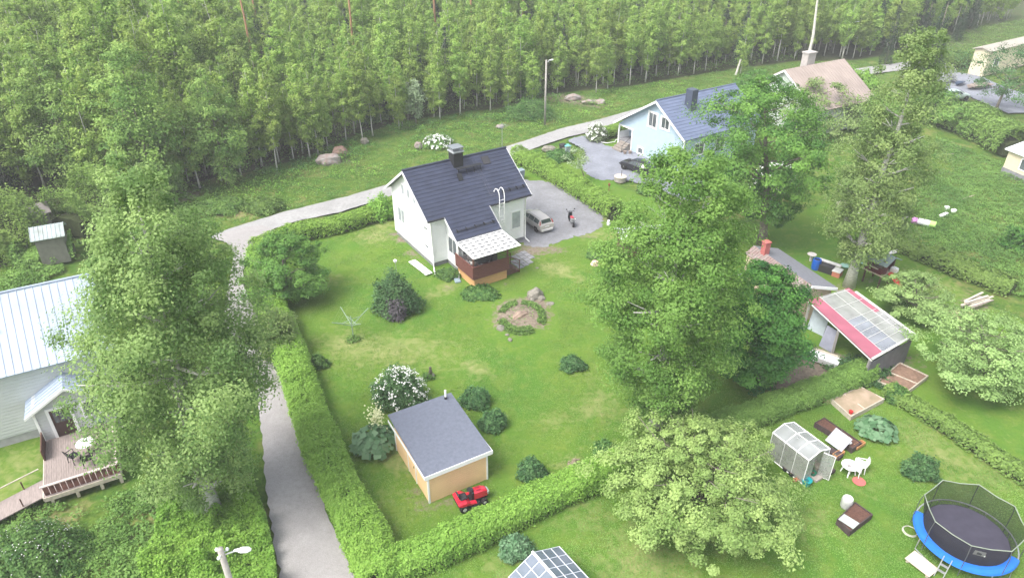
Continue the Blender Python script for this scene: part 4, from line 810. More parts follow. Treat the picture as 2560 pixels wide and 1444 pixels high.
# ---- house with brown roof beyond
RB0 = G(1962, 174, 6.6); RB1 = G(2110, 147, 6.6); hb = math.atan2(RB1.y-RB0.y, RB1.x-RB0.x); lb = (RB1-RB0).length
fh = thing('brown_roofed_house', 'pale house with pinkish brown sheet roof behind the large maple', 'house', (RB0.x, RB0.y, 0), hb)
m = MB(); m.prism([(-5,0),(4.6,0),(4.6,3.7),(0,6.45),(-5,3.5)], .35, lb-.35); m.build('wall', mat('pale green render', (.55,.60,.55), .85), fh)
m = MB(); courses(m, (0,-5.6,3.15), (lb,-5.6,3.15), (lb,0,6.6), (0,0,6.6), 3, .004, .1, 22); courses(m, (lb,5.2,3.35), (0,5.2,3.35), (0,0,6.6), (lb,0,6.6), 3, .004, .1, 22); m.build('roof', mat('pink-brown roof sheet', (.31,.255,.225), .7, .12, .6), fh, fix=False)
m = MB(); m.box(lb*.42, lb*.42+1.3, .5, 1.4, 5.2, 7.7); m.box(lb*.42-.08, lb*.42+1.38, .42, 1.48, 7.7, 7.85); m.build('chimney', mat('grey rendered chimney', (.40,.37,.35), .9), fh)
m = MB(); a = Vector((-.05,-5.6,3.1)); b = Vector((-.05,0,6.56)); c2 = Vector((-.05,5.2,3.3)); dn = Vector((0,0,.22)); m.plate([a-dn,b-dn,b,a], .05); m.plate([b-dn,c2-dn,c2,b], .05); m.build('bargeboard', M_TRIM, fh)
window(fh, 'u', -1.8, -.8, 3.8, 4.8, .35, .1, 1, out=-1)

# ---- left house
O3 = Vector((-26.25, 30.24, 0)); H3 = R(28.6); lh = thing('green_grey_house', 'pale grey-green house with blue-white metal roof behind the old birch', 'house', O3, H3)
M_PG = siding_mat('pale green-grey boards', (.54,.56,.56), .2); M_MROOF = mat('pale blue metal roof', (.33,.39,.48), .4, .10, .8, 0, .5); RV = 3.6; E3, Z3 = 4.6, 7.4
def z3(v): return Z3-.72*abs(v-RV)
X0, X1 = -9.0, 4.2
m = MB(); m.prism([(0,.55),(2*RV,.55),(2*RV,z3(2*RV)-.1),(RV,Z3-.1),(0,z3(0)-.1)], X0, X1); m.build('wall', M_PG, lh)
m = MB(); m.box(X0+.05, X1-.05, .05, 2*RV-.05, -.2, .55); m.box(.15,3.85,-1.25,.04,-.2,.5); m.build('foundation', mat('light plinth', (.36,.36,.36), .9), lh)
m = MB(); courses(m, (X0-.4,-.35,z3(-.35)), (X1+.5,-.35,z3(-.35)), (X1+.5,RV,Z3), (X0-.4,RV,Z3), 1, .004, .09, 36); courses(m, (X1+.5,2*RV+.35,z3(-.35)), (X0-.4,2*RV+.35,z3(-.35)), (X0-.4,RV,Z3), (X1+.5,RV,Z3), 1, .004, .09, 36); m.tube([(X0-.4,RV,Z3+.03),(X1+.5,RV,Z3+.03)], .07, 8); lr = m.build('roof', M_MROOF, lh, fix=False)
m = MB(); m.plate([(X1+.53,-.35,z3(-.35)-.2),(X1+.53,RV,Z3-.2),(X1+.53,RV,Z3),(X1+.53,-.35,z3(-.35))], .05); m.plate([(X1+.53,2*RV+.35,z3(-.35)-.2),(X1+.53,RV,Z3-.2),(X1+.53,RV,Z3),(X1+.53,2*RV+.35,z3(-.35))], .05); m.box(X1-.05,X1+.04,-.04,.1,.55,z3(0)-.2); m.build('bargeboard', M_TRIM, lh)
m = MB(); m.box(-1.55, -.75, RV-.3, RV+.5, Z3-.5, Z3+.95); m.build('chimney', mat('grey metal chimney', (.30,.33,.38), .5), lr)
m = MB(); m.tube([(-.5,1.7,z3(1.7)-.1),(-.5,1.7,z3(1.7)+.55)], .06, 8); m.build('vent_pipe', mat('rusty pipe', (.25,.19,.16), .7), lr)
# porch
PZ, PE = 3.72, 2.62; m = MB(); m.prism([(.2,.5),(3.8,.5),(3.8,PE+.05),(1.95,PZ-.1),(.2,PE+.1)], -1.25, -.003, 'y'); m.build('porch_wall', M_PG, lh)
m = MB(); courses(m, (-.15,-1.55,PE-.12), (-.15,.0,PE-.12), (1.95,.0,PZ), (1.95,-1.55,PZ), 1, .004, .07, 5); courses(m, (4.1,.0,PE-.15), (4.1,-1.55,PE-.15), (1.95,-1.55,PZ), (1.95,.0,PZ), 1, .004, .07, 5); m.build('porch_roof', M_MROOF, lh, fix=False)
m = MB(); A_, B_, C2 = Vector((-.18,-1.58,PE-.13)), Vector((1.95,-1.58,PZ-.0)), Vector((4.13,-1.58,PE-.16)); dn = Vector((0,0,.15)); m.plate([A_-dn,B_-dn,B_,A_], .05); m.plate([B_-dn,C2-dn,C2,B_], .05)
m.box(.75,.9,-1.31,-1.25,.5,2.5); m.box(1.82,1.97,-1.31,-1.25,.5,2.5); m.box(.9,1.82,-1.31,-1.25,2.36,2.5); m.box(.14,.27,-1.3,-1.2,.5,2.5); m.build('porch_trim', M_TRIM, lh)
m = MB(); m.box(.9,1.82,-1.29,-1.252,.52,2.36); dr = m.build('door', mat('dark brown door', (.06,.035,.03), .5), lh); m = MB(); [m.box(x, x+.22, -1.3, -1.288, 1.5, 2.2) for x in (1.02, 1.28, 1.54)]; m.build('pane', M_GLASS, dr)
window(lh, 'v', 2.45, 3.4, 1.4, 2.3, -1.25, .1, 1, out=-1); window(lh, 'v', -5.5, -4.4, 1.7, 2.9, 0, .1, 1, M_GLASSL, out=-1)
# deck and ramp
dk = thing('wooden_deck', 'weathered raised wooden deck with dark red rail panels before the left house', 'deck', O3, H3)
m = MB()
for k in range(31): x = .2+k*.112; m.box(x, x+.104, -5.9, -1.26, .5, .55)
m.build('deck_boards', M_WOODG, dk); m = MB(); m.box(.2,3.7,-5.95,-5.9,.32,.56); m.box(.15,.2,-5.9,-1.3,.36,.56); m.box(3.67,3.72,-5.9,-1.3,.36,.56); m.build('joist', M_PALEW, dk)
for x in (.5,1.6,2.7,3.6): m = MB(); m.box(x-.07,x+.07,-5.93,-5.79,-.05,.5); m.build('post', M_PALEW, dk)
m = MB()
for k in range(13): x = .3+k*.26; m.box(x, x+.22, -5.86, -5.83, .62, 1.18)
m.build('rail_panel', mat('dark red panels', (.17,.075,.065), .7, .5, 2.5), dk)
m = MB(); m.box(.2,3.72,-5.92,-5.78,1.2,1.25); m.box(3.6,3.72,-5.78,-2.4,1.2,1.25); m.build('handrail', mat('pinkish grey timber', (.48,.40,.37), .85), dk)
many('side_rail', [(3.62,3.66,-5.8,-3.0,.62,1.18),(.2,.26,-3.0,-1.35,.56,1.25)], M_DKWOOD, dk)
m = MB(); m.plate([(.2,-5.8,.53),(.2,-4.45,.53),(-5.5,-5.9,.08),(-5.5,-7.25,.08)], .06); m.build('ramp', M_WOODG, dk)
for k in range(4):
    for s in (0, 1): x = -.7-k*1.3; y = (-5.75 if s == 0 else -4.5)+x*.25; m = MB(); m.tube([(x,y,0),(x,y,1.0-k*.1)], .035, 5); m.build('post', M_DKWOOD, dk)
m = MB(); m.tube([(.15,-4.4,1.25),(-2.3,-5.05,1.1)], .035, 5); m.build('handrail', M_PALEW, dk)
def w3(u_, v_, z=0.0): c, s = math.cos(H3), math.sin(H3); return (O3.x+u_*c-v_*s, O3.y+u_*s+v_*c, z)
t = thing('patio_table', 'white round table on the weathered deck', 'table', w3(2.3,-3.4,.55), H3); m = MB(); m.lathe([(.45,.68),(.47,.7),(.45,.72)], 20); m.build('tabletop', M_TRIM, t); m = MB(); m.tube([(0,0,.0),(0,0,.68)], .04, 6); [m.tube([(0,0,.05),(math.cos(a)*.3,math.sin(a)*.3,0)], .025, 5) for a in (0,1.57,3.14,4.71)]; m.build('leg', M_BLACK, t)
def chair(loc, rz, col, label, grp, name='garden_chair'):
    t = thing(name, label, 'chair', loc, rz, grp); m = MB(); m.rbox(-.24,.24,-.22,.22,.42,.46,.02); m.build('seat', col, t); m = MB(); m.loft([[(x*.24,.2+d,.46) for x,d in ((-1,0),(-.4,.04),(.4,.04),(1,0),(1,.03),(-1,.03))],[(x*.25,.3+d,.88) for x,d in ((-1,0),(-.4,.05),(.4,.05),(1,0),(1,.03),(-1,.03))]]); m.build('backrest', col, t)
    for sx in (-.21,.21):
        for sy in (-.19,.19): m = MB(); m.tube([(sx,sy,.43),(sx*1.15,sy*1.2,0)], [.026,.02], 5); m.build('leg', col, t)
        m = MB(); m.tube([(sx*1.15,-.2,.43),(sx*1.2,-.2,.64),(sx*1.15,.24,.66)], .022, 5); m.build('armrest', col, t)
    return t
for (u_, v_, rz, lb2) in ((1.65,-3.8,2.2,'black chair on the deck left of the white table'),(3.0,-3.2,-1.2,'black chair on the deck against the side rail'),(2.3,-4.4,3.1,'black chair on the deck nearest the red rail panels')): chair(w3(u_,v_,.55), H3+rz, M_BLACK, lb2, 'black chairs on the wooden deck')
t = thing('barbecue_grill', 'covered grey-green grill standing beside the porch window', 'grill', w3(3.1,-1.9,.55), H3); m = MB(); m.lathe([(.05,.55),(.22,.62),(.27,.8),(.2,.95),(.04,1.0)], 12); m.build('lid', mat('grey-green enamel', (.12,.17,.16), .4), t); [MB().tube([(0,0,.6),(math.cos(a)*.28,math.sin(a)*.28,0)], .02, 5).build('leg', M_BLACK, t) for a in (.5,2.6,4.7)]

# ---- yellow shed
sA, sB = G(1074, 1257), G(1217, 1197); hs = math.atan2(sB.y-sA.y, sB.x-sA.x)
sh = thing('yellow_shed', 'pale yellow garden shed with a flat sloping grey roof', 'shed', sA, hs); M_YEL = siding_mat('pale yellow boards', (.90,.61,.34), .14)
def sz(v): return 2.02+.075*v
m = MB(); m.prism([(0,0),(4.35,0),(4.35,sz(4.35)-.06),(0,sz(0)-.06)], 0, 3.3); m.build('wall', M_YEL, sh)
m = MB(); m.prism([(-.16,sz(-.16)-.04),(4.62,sz(4.62)-.04),(4.62,sz(4.62)+.03),(-.16,sz(-.16)+.03)], -.2, 3.52); srf = m.build('roof', mat('grey roofing felt', (.135,.15,.19), .85, .10, 6, .35, bscale=40), sh)
m = MB(); m.box(-.2,3.52,-.2,-.165,sz(0)-.2,sz(0)+.05); m.box(-.23,-.205,-.2,4.62,sz(0)-.16,sz(0)+.02); m.box(3.525,3.55,-.2,4.62,sz(0)-.16,sz(0)+.02); m.build('fascia', M_TRIM, sh)
many('corner_board', [(a-.03,a+.06,b-.03,b+.06,0,sz(b)-.1) for a, b in ((0,0),(3.27,0),(0,4.32),(3.27,4.32))], M_TRIM, sh); many('door_trim', [(-.035,-.005,1.5,1.58,0,1.95),(-.035,-.005,2.5,2.58,0,1.95)], M_TRIM, sh)
m = MB(); m.box(-.03,-.004,1.6,2.48,.05,1.92); d_ = m.build('door', M_YEL, sh); m = MB(); m.box(-.06,-.031,1.7,1.73,.95,1.08); m.build('handle', M_BLACK, d_)
m = MB()
for k in range(40): v_ = -.12+k*.118; m.box(-.215,-.15,v_,v_+.06,sz(v_)+.031,sz(v_)+.045)
m.build('felt_edge', mat('felt edge', (.13,.145,.185), .8), srf)
m = MB(); m.tube([(3.05,4.3,sz(4.3)),(3.05,4.3,sz(4.3)+.18)], .075, 10); m.build('flue_collar', M_BLACK, srf); m = MB(); m.tube([(3.05,4.3,sz(4.3)+.18),(3.05,4.3,sz(4.3)+.62)], .06, 10); m.build('flue', M_TRIM, srf)
def ws(u_, v_, z=0.0): c, s = math.cos(hs), math.sin(hs); return (sA.x+u_*c-v_*s, sA.y+u_*s+v_*c, z)

# ---- outbuilding with tiled and felt roof
ap = G(2031, 713, 3.0); rr_ = G(1905, 627, 3.0); hr = math.atan2(rr_.y-ap.y, rr_.x-ap.x); LR = (rr_-ap).length+.9
ob = thing('outbuilding', 'long low outbuilding, grey felt on one roof side and red tiles on the other', 'outbuilding', (ap.x, ap.y, 0), hr)
# local x runs along the ridge away from the gable we see; +y is left side, -y right side
WR, WL = -2.35, .72
m = MB(); m.prism([(WR+.3,0),(WL-.05,0),(WL-.05,2.42),(0,2.9),(WR+.3,2.32)], .15, LR-.2); m.build('wall', mat('pale peach boards', (.60,.46,.35), .7), ob)
m = MB(); courses(m, (0,WR,2.3), (LR,WR,2.3), (LR,0,3.0), (0,0,3.0), 1, .004, .08); m.build('felt_roof', mat('dark grey felt roof', (.17,.175,.20), .85, .08, 5, .3, bscale=40), ob)
m = MB(); courses(m, (LR,WL,2.5), (0,WL,2.5), (0,0.01,3.0), (LR,.01,3.0), 7, .04, .08, 0)
for k in range(int(LR/.24)): x = k*.24+.1; m.tube([(x,WL,2.54),(x,.05,3.03)], .045, 5)
m.build('tiled_roof', mat('faded red roof tiles', (.25,.165,.15), .85, col2=(.30,.26,.24), scale=3), ob)
m = MB(); m.plate([(-.04,WR,2.08),(-.04,0,2.78),(-.04,0,2.99),(-.04,WR,2.29)], .06); m.plate([(-.04,WL,2.3),(-.04,0,2.78),(-.04,0,2.99),(-.04,WL,2.5)], .06); m.build('bargeboard', M_TRIM, ob)
m = MB(); cx = LR-1.2; m.box(cx-.22,cx+.22,-.22,.22,2.6,3.85); m.box(cx-.26,cx+.26,-.26,.26,3.85,3.93); m.build('chimney', mat('red painted brick', (.42,.13,.12), .75, .15, 8), ob)

# ---- glazed pergola roof
q_ = [G(2021,751,2.25), G(2122,720,2.35), G(2285,839,2.15), G(2180,899,2.0)]
pg = thing('glazed_pergola', 'lean-to roof of clear plastic panes with a pinkish red strip', 'pergola', (q_[3].x, q_[3].y, 0)); base = Vector((q_[3].x, q_[3].y, 0)); q_ = [p-base for p in q_]
def qp(s, t, dz=0): return (q_[0].lerp(q_[1], s)).lerp(q_[3].lerp(q_[2], s), t)+Vector((0,0,dz))
def qs(s0, s1, t0, t1, dz=0, th=.02): m = MB(); return m.plate([qp(s0,t0,dz), qp(s1,t0,dz), qp(s1,t1,dz), qp(s0,t1,dz)], th)
M_RED = mat('pinkish red sheet', (.33,.105,.145), .55, .12, 1.0); M_CLEAR = mat('clear corrugated plastic', (.36,.365,.36), .18, .2, 1.4, 0, .6, alpha=.62); M_CLEAR2 = mat('blue-grey plastic', (.33,.355,.40), .15, .2, 1.2, 0, .6, alpha=.55)
qs(0,.27,0,1,.02).build('red_sheet', M_RED, pg); qs(.88,1,0,.5,.02).build('red_sheet', M_RED, pg); qs(.27,.88,0,.45,.01).build('clear_sheet', M_CLEAR, pg); qs(.27,.62,.455,1,.01).build('clear_sheet', M_CLEAR2, pg); qs(.62,1,.455,1,.012).build('clear_sheet', M_CLEAR, pg); qs(.88,1,.505,1,-.015).build('clear_sheet', M_CLEAR, pg)
m = MB()
for t_ in (.03,.24,.455,.56,.66,.76,.86,.985): m.tube([qp(.27,t_,.035), qp(.97,t_,.035)], .02, 4)
for s_ in (.27,.62,.88): m.tube([qp(s_,0,.035), qp(s_,1,.035)], .016, 4)
for s_ in (0.01,.99): m.tube([qp(s_,0,-.11), qp(s_,1,-.11)], .05, 4)
m.plate([qp(.99,.1,.06), qp(1.04,.1,.06), qp(1.04,1,.06), qp(.99,1,.06)], .05); m.plate([qp(0,.985,.05), qp(1,.985,.05), qp(1,1.01,.05), qp(0,1.01,.05)], .05); m.build('frame', mat('greyed white battens', (.52,.52,.50), .7), pg)
for s_, t_ in ((.02,.02),(.02,.5),(.02,.97),(.98,.5),(.98,.97),(.5,.97)): p = qp(s_,t_,-.1); m = MB(); m.box(p.x-.06,p.x+.06,p.y-.06,p.y+.06,0,p.z); m.build('post', mat('grey posts', (.35,.33,.31), .8), pg)
m = MB(); a, b = qp(0,.99,-.1), qp(1,.99,-.1); m.plate([(a.x,a.y,0),(b.x,b.y,0),(b.x,b.y,b.z-.25),(a.x,a.y,a.z-.15)], .06); a, b = qp(1,.1,-.1), qp(1,.99,-.1); m.plate([(a.x,a.y,0),(b.x,b.y,0),(b.x,b.y,.9),(a.x,a.y,.9)], .05); m.build('side_panel', mat('dark grey boards', (.15,.145,.16), .8), pg)
a = G(2062, 872); m = MB(); m.at(a.x, a.y, 0, -1.0); m.plate([(-.45,0,0),(.45,0,0),(.45,.35,1.5),(-.45,.35,1.5)], .05); tag(m.build('leaning_board', mat('blue-grey panel', (.27,.28,.34), .6, .1)), 'blue-grey panel leaning under the red edge of the pergola', 'panel')
a = G(2037, 830); m = MB(); m.at(a.x, a.y, 0, -.9); m.plate([(-.6,0,0),(.6,0,0),(.6,.3,1.7),(-.6,.3,1.7)], .05); tag(m.build('pale_panel', mat('pale blue panel', (.40,.45,.49), .6, .1)), 'pale blue-grey sheet standing beside the dark maple', 'panel')
a = G(2052, 905); m = MB(); m.at(a.x, a.y, 0, -.62); m.loft([[(-.95,-.32,.12),(.95,-.3,.12),(.95,.3,.12),(-.95,.3,.12)],[(-1.05,-.4,.5),(1.05,-.4,.5),(1.05,.38,.5),(-1.05,.38,.5)]]); o = m.build('bathtub', M_TRIM); tag(o, 'long white tub lying on bare soil near the pergola', 'tub'); m = MB(); m.at(a.x, a.y, 0, -.62); m.box(-.9,.9,.4,.95,0,.3); tag(m.build('timber_stack', M_PALEW), 'pale timber lying behind the long white tub', 'timber')
# ---- small white roofed shelter behind the lawn birch, cream buildings at the right edge, shed in the wood
def simple_house(name, label, cat, corners_px, z, wallm, roofm, rise=.9, over=.25, ribs=0, parts=True):
    P_ = [G(*c, z) for c in corners_px]; b = Vector((P_[0].x, P_[0].y, 0)); h = math.atan2(P_[1].y-P_[0].y, P_[1].x-P_[0].x); Lx = (P_[1]-P_[0]).length; Ly = (P_[2]-P_[1]).length
    t = thing(name, label, cat, b, h); m = MB(); m.prism([(over,0),(Ly-over,0),(Ly-over,z-.08),(Ly/2,z+rise-.15),(over,z-.08)], over, Lx-over); m.build('wall', wallm, t)
    m = MB(); courses(m, (0,0,z), (Lx,0,z), (Lx,Ly/2,z+rise), (0,Ly/2,z+rise), 1, .004, .08, ribs); courses(m, (Lx,Ly,z), (0,Ly,z), (0,Ly/2,z+rise), (Lx,Ly/2,z+rise), 1, .004, .08, ribs); m.build('roof', roofm, t); return t, Lx, Ly
M_CREAM = mat('cream boards', (.66,.58,.42), .7, .06); M_WROOF = mat('white metal roof', (.76,.78,.80), .4, .06)
t, a_, b_ = simple_house('cream_house', 'cream building with bright white roof cut off at the right edge', 'house', [(2512,372),(2620,415),(2640,320)], 2.4, M_CREAM, M_WROOF, 1.6, .3, 14); window(t, 'v', 2.0, 3.2, 1.0, 2.0, .3, .1, 0, out=-1)
m = MB(); m.box(.25, a_-.25, .24, b_-.3, -.2, .55); m.build('foundation', M_FOUND, t)
t, a_, b_ = simple_house('cream_house', 'cream building beyond the boats in the top right corner', 'house', [(2478,130),(2680,82),(2655,73)], 3.6, M_CREAM, mat('beige roof', (.36,.33,.28), .8), .35, .3); window(t, 'v', 2.5, 3.8, 1.2, 2.2, .3, .1, 0, out=-1)
t, a_, b_ = simple_house('forest_shed', 'small shed with pale blue-white metal roof among the trees at left', 'shed', [(76,605),(162,590),(165,560)], 2.3, mat('old grey-green boards', (.17,.17,.14), .8), mat('patchy pale metal roof', (.40,.47,.49), .5, col2=(.25,.28,.25), scale=1.2), .7, .2, 8)
t, a_, b_ = simple_house('forest_shed', 'older grey roofed shed just behind the pale roofed one', 'shed', [(64,545),(128,530),(125,505)], 2.3, mat('old grey-green boards', (.17,.17,.14), .8), mat('old grey felt', (.24,.215,.205), .9), .6, .2)
t, a_, b_ = simple_house('small_shelter', 'small shelter with white sheet roof half hidden by the lawn birch', 'shelter', [(1556,604),(1680,596),(1650,562)], 1.7, M_DKWOOD, M_WROOF, .2, .25)
# ------------------------------------------------------------ vehicles
M_TYRE = mat('tyre rubber', (.018,.018,.018), .85); M_RIM = mat('alloy rim', (.35,.35,.36), .35, .1, 5, 0, .5, .7)
M_CGLASS = mat('car glass', (.03,.045,.045), .06, .3, 2, 0, .9)
def car(name, label, loc, rz, paint, S, wheelr=.31, s=1.0, rear_x=None, glass_x=(-1.9,.95), lights=True, roofm=None):
    "S: stations along x (rear to front): x, z_bottom, z_belt, z_top, w_low, w_belt, w_top"
    t = thing(name, label, 'car', loc, rz); t.scale = (s, s, s); m = MB(); rings = []
    for (x, zb, zt, zr, wl, wb, wt) in S:
        rings.append([(x,-wl*.85,zb),(x,-wl,zb+.12),(x,-wb-.01,(zb+zt)/2+.05),(x,-wb,zt),(x,-wt,zr-.03),(x,-wt*.75,zr),(x,0,zr+.02),(x,wt*.75,zr),(x,wt,zr-.03),(x,wb,zt),(x,wb+.01,(zb+zt)/2+.05),(x,wl,zb+.12),(x,wl*.85,zb)])
    m.loft(rings, True); bd = m.build('body', paint, t, smooth=False)
    def surf(x, q):
        for a, b in zip(S, S[1:]):
            if a[0] <= x <= b[0]: f = (x-a[0])/(b[0]-a[0]); v = [p+(r-p)*f for p, r in zip(a, b)]; break
        zt, zr, wb, wt = v[2], v[3]-.03, v[5], v[6]; return (x, wb+(wt-wb)*q, zt+(zr-zt)*q)
    xs_ = np.linspace(glass_x[0], glass_x[1], 4)
    for sd in (-1, 1):
        for i in range(3):
            a, b = xs_[i]+.035, xs_[i+1]-.035; m = MB(); top = .9
            ps = [surf(a, .1), surf(b, .1), surf(b-(.25 if i == 2 else 0), top if i < 2 else .75), surf(a+(.1 if i == 0 else 0), top)]
            m.plate([(x, (y+.012)*sd, z) for x, y, z in ps], .012); m.build('side_window', M_CGLASS, t)
    # windscreen and rear window lie on the sloping stations
    def across(x0, x1, nm):
        def st(x):
            for a, b in zip(S, S[1:]):
                if a[0] <= x <= b[0]: f = (x-a[0])/(b[0]-a[0]); return [p+(r-p)*f for p, r in zip(a, b)]
        A, B = st(x0), st(x1); m = MB(); up = Vector((0, 0, .022)); d = -.02 if x0 < 0 else .02
        m.plate([Vector((x0+d, -A[6]*.88, A[3]))+up, Vector((x0+d, A[6]*.88, A[3]))+up, Vector((x1+d, B[6]*.88, B[3]))+up, Vector((x1+d, -B[6]*.88, B[3]))+up], .015); m.build(nm, M_CGLASS, t)
    if rear_x: across(rear_x[0], rear_x[1], 'rear_window'); across(rear_x[2], rear_x[3], 'windscreen')
    wb_ = [(S[0][0]+.85, 1), (S[-1][0]-.85, 1)]
    for (x, _) in wb_:
        for sd in (-1, 1):
            y = S[2][4]*sd; w_ = thing('wheel', None, None, (0,0,0)); w_.parent = t; w_.location = (x, y-.08*sd, wheelr)
            m = MB(); m.lathe([(wheelr*.6,-.1),(wheelr*.95,-.11),(wheelr,-.06),(wheelr,.06),(wheelr*.95,.11),(wheelr*.6,.1)], 20, ax='y'); m.build('tyre', M_TYRE, w_)
            m = MB(); m.lathe([(wheelr*.62,-.09),(wheelr*.6,.09)], 14, ax='y'); [m.box(-.03,.03,-.105 if sd<0 else .09,-.09 if sd<0 else .105,.02,wheelr*.55) for _ in (0,)]; m.build('rim', M_RIM, w_)
            m = MB(); m.lathe([(wheelr*1.2,-.006),(wheelr*1.2,.006)], 18, (x, S[2][5]*sd*1.012, wheelr*1.02), ax='y'); m.build('wheel_arch', M_BLACK, t)
            w_.location = (x, S[2][5]*sd*1.02-.07*sd, wheelr)
    return t
est = [(-2.3,.34,.62,.7,.62,.78,.62),(-2.24,.26,.9,.95,.74,.84,.68),(-2.12,.24,.98,1.06,.78,.86,.66),(-1.88,.24,1.0,1.44,.8,.87,.58),(-1.2,.24,.98,1.5,.8,.88,.61),(.0,.24,.96,1.51,.8,.88,.62),(.55,.24,.95,1.45,.8,.88,.6),(1.3,.24,.94,1.02,.8,.87,.66),(2.0,.26,.78,.86,.76,.84,.6),(2.26,.3,.6,.68,.68,.76,.55),(2.34,.36,.5,.56,.55,.62,.45)]
M_SILVER = mat('beige silver paint', (.52,.49,.45), .3, .04, 1, 0, .6, .35)
gr = G(1368, 583); hc = R(121); s_ = .84; cc = (gr.x+math.cos(hc)*2.3*s_, gr.y+math.sin(hc)*2.3*s_, 0)
t = car('estate_car', 'silver-beige estate car parked beside the white house', cc, hc, M_SILVER, est, s=s_, rear_x=(-2.1,-1.9,1.25,.6))
for sd in (-1, 1):
    m = MB(); m.plate([(-2.14,.72*sd,.98),(-2.14,.84*sd,.98),(-1.98,.74*sd,1.36),(-1.98,.64*sd,1.36)], .04); m.build('tail_light', mat('tail light red', (.40,.06,.05), .3), t)
    m = MB(); m.tube([(-1.8,.56*sd,1.53),(-1.0,.58*sd,1.57),(.3,.57*sd,1.55)], .018, 5); m.build('roof_rail', M_RIM, t)
    m = MB(); m.rbox(.95,1.1,.9*sd-.08,.9*sd+.08,.95,1.1,.02); m.build('mirror', M_SILVER, t)
m = MB(); m.rbox(-2.37,-2.2,-.7,.7,.3,.55,.05); m.build('bumper', mat('silver bumper', (.58,.57,.54), .4), t); m = MB(); m.box(-2.29,-2.27,-.26,.26,.72,.84); m.build('number_plate', M_TRIM, t)
sal = [(-2.25,.34,.62,.66,.6,.74,.6),(-2.15,.24,.88,.93,.74,.84,.66),(-1.7,.22,.92,1.0,.78,.87,.64),(-1.1,.22,.93,1.34,.8,.88,.56),(-.3,.22,.92,1.42,.8,.88,.58),(.35,.22,.91,1.38,.8,.88,.57),(1.15,.22,.9,.97,.8,.87,.66),(1.9,.24,.74,.82,.76,.84,.6),(2.2,.3,.56,.64,.66,.74,.55)]
M_BLKP = mat('black car paint', (.012,.012,.015), .12, .1, 1, 0, .9, .2)
g1 = G(1558, 418); hb_ = R(131)
t = car('hatchback_car', 'glossy black car parked in front of the blue house', (g1.x-.15+math.cos(hb_-math.pi)*1.9*.9+.35, g1.y+.25+math.sin(hb_-math.pi)*1.9*.9, 0), hb_, M_BLKP, sal, s=.9, rear_x=(-1.65,-1.15,1.1,.4), glass_x=(-1.1,.75))
# scooter
a = G(1428, 560); t = thing('motor_scooter', 'black scooter with a red seat standing on the gravel yard', 'scooter', a, R(101)); M_SCB = mat('glossy black plastic', (.02,.02,.022), .25, .1)
def wheel_into(t, x, y, r, w, nm='wheel', hub=None, ax='y'):
    e = thing(nm, None, None, (x, y, r)); e.parent = t; m = MB(); m.lathe([(r*.6,-w/2),(r*.95,-w/2),(r,-w*.25),(r,w*.25),(r*.95,w/2),(r*.6,w/2)], 16, ax=ax); m.build('tyre', M_TYRE, e); m = MB(); m.lathe([(r*.45,-w*.52),(r*.5,-w*.45),(r*.5,w*.45),(r*.45,w*.52)], 12, ax=ax); m.build('hub', hub or M_RIM, e); return e
wheel_into(t, -.62, 0, .24, .12); wheel_into(t, .62, 0, .24, .11)
m = MB(); m.loft([[(-.2,-.13,.28),(-.2,.13,.28),(-.2,.13,.4),(-.2,-.13,.4)],[(.35,-.16,.26),(.35,.16,.26),(.35,.16,.34),(.35,-.16,.34)],[(.5,-.2,.45),(.5,.2,.45),(.46,.2,.55),(.46,-.2,.55)],[(.48,-.16,.95),(.48,.16,.95),(.38,.16,.95),(.38,-.16,.95)]]); m.build('body', M_SCB, t)
m = MB(); m.loft([[(-.75,-.1,.5),(-.75,.1,.5),(-.8,.08,.66),(-.8,-.08,.66)],[(-.3,-.17,.36),(-.3,.17,.36),(-.3,.15,.7),(-.3,-.15,.7)],[(.0,-.12,.34),(.0,.12,.34),(-.02,.12,.66),(-.02,-.12,.66)]]); m.build('tail_fairing', mat('grey plastic', (.22,.23,.24), .4), t)
m = MB(); m.rbox(-.42,.04,-.15,.15,.7,.8,.04); m.build('seat', mat('red vinyl', (.42,.05,.07), .5), t); m = MB(); m.rbox(-.75,-.42,-.14,.14,.72,.8,.04); m.build('rear_seat', M_SCB, t); m = MB(); m.tube([(-.6,.15,.78),(-.85,.12,.86),(-.85,-.12,.86),(-.6,-.15,.78)], .02, 6); m.build('grab_rail', M_TRIM, t)
m = MB(); m.tube([(.36,-.36,1.06),(.42,-.12,1.03),(.42,.12,1.03),(.36,.36,1.06)], .022, 6); m.build('handlebar', M_BLACK, t); m = MB(); m.rbox(.34,.56,-.14,.14,.92,1.1,.05); m.build('headlight', mat('dark lens', (.12,.13,.14), .2), t)
for sd in (-1,1): m = MB(); m.tube([(.42,.22*sd,1.06),(.42,.36*sd,1.26)], .012, 5); m.rbox(.39,.43,.36*sd-.06,.36*sd+.06,1.2,1.3,.02); m.build('mirror', M_BLACK, t)
m = MB(); m.rbox(.5,.8,-.08,.08,.42,.5,.03); m.build('fender', M_SCB, t)
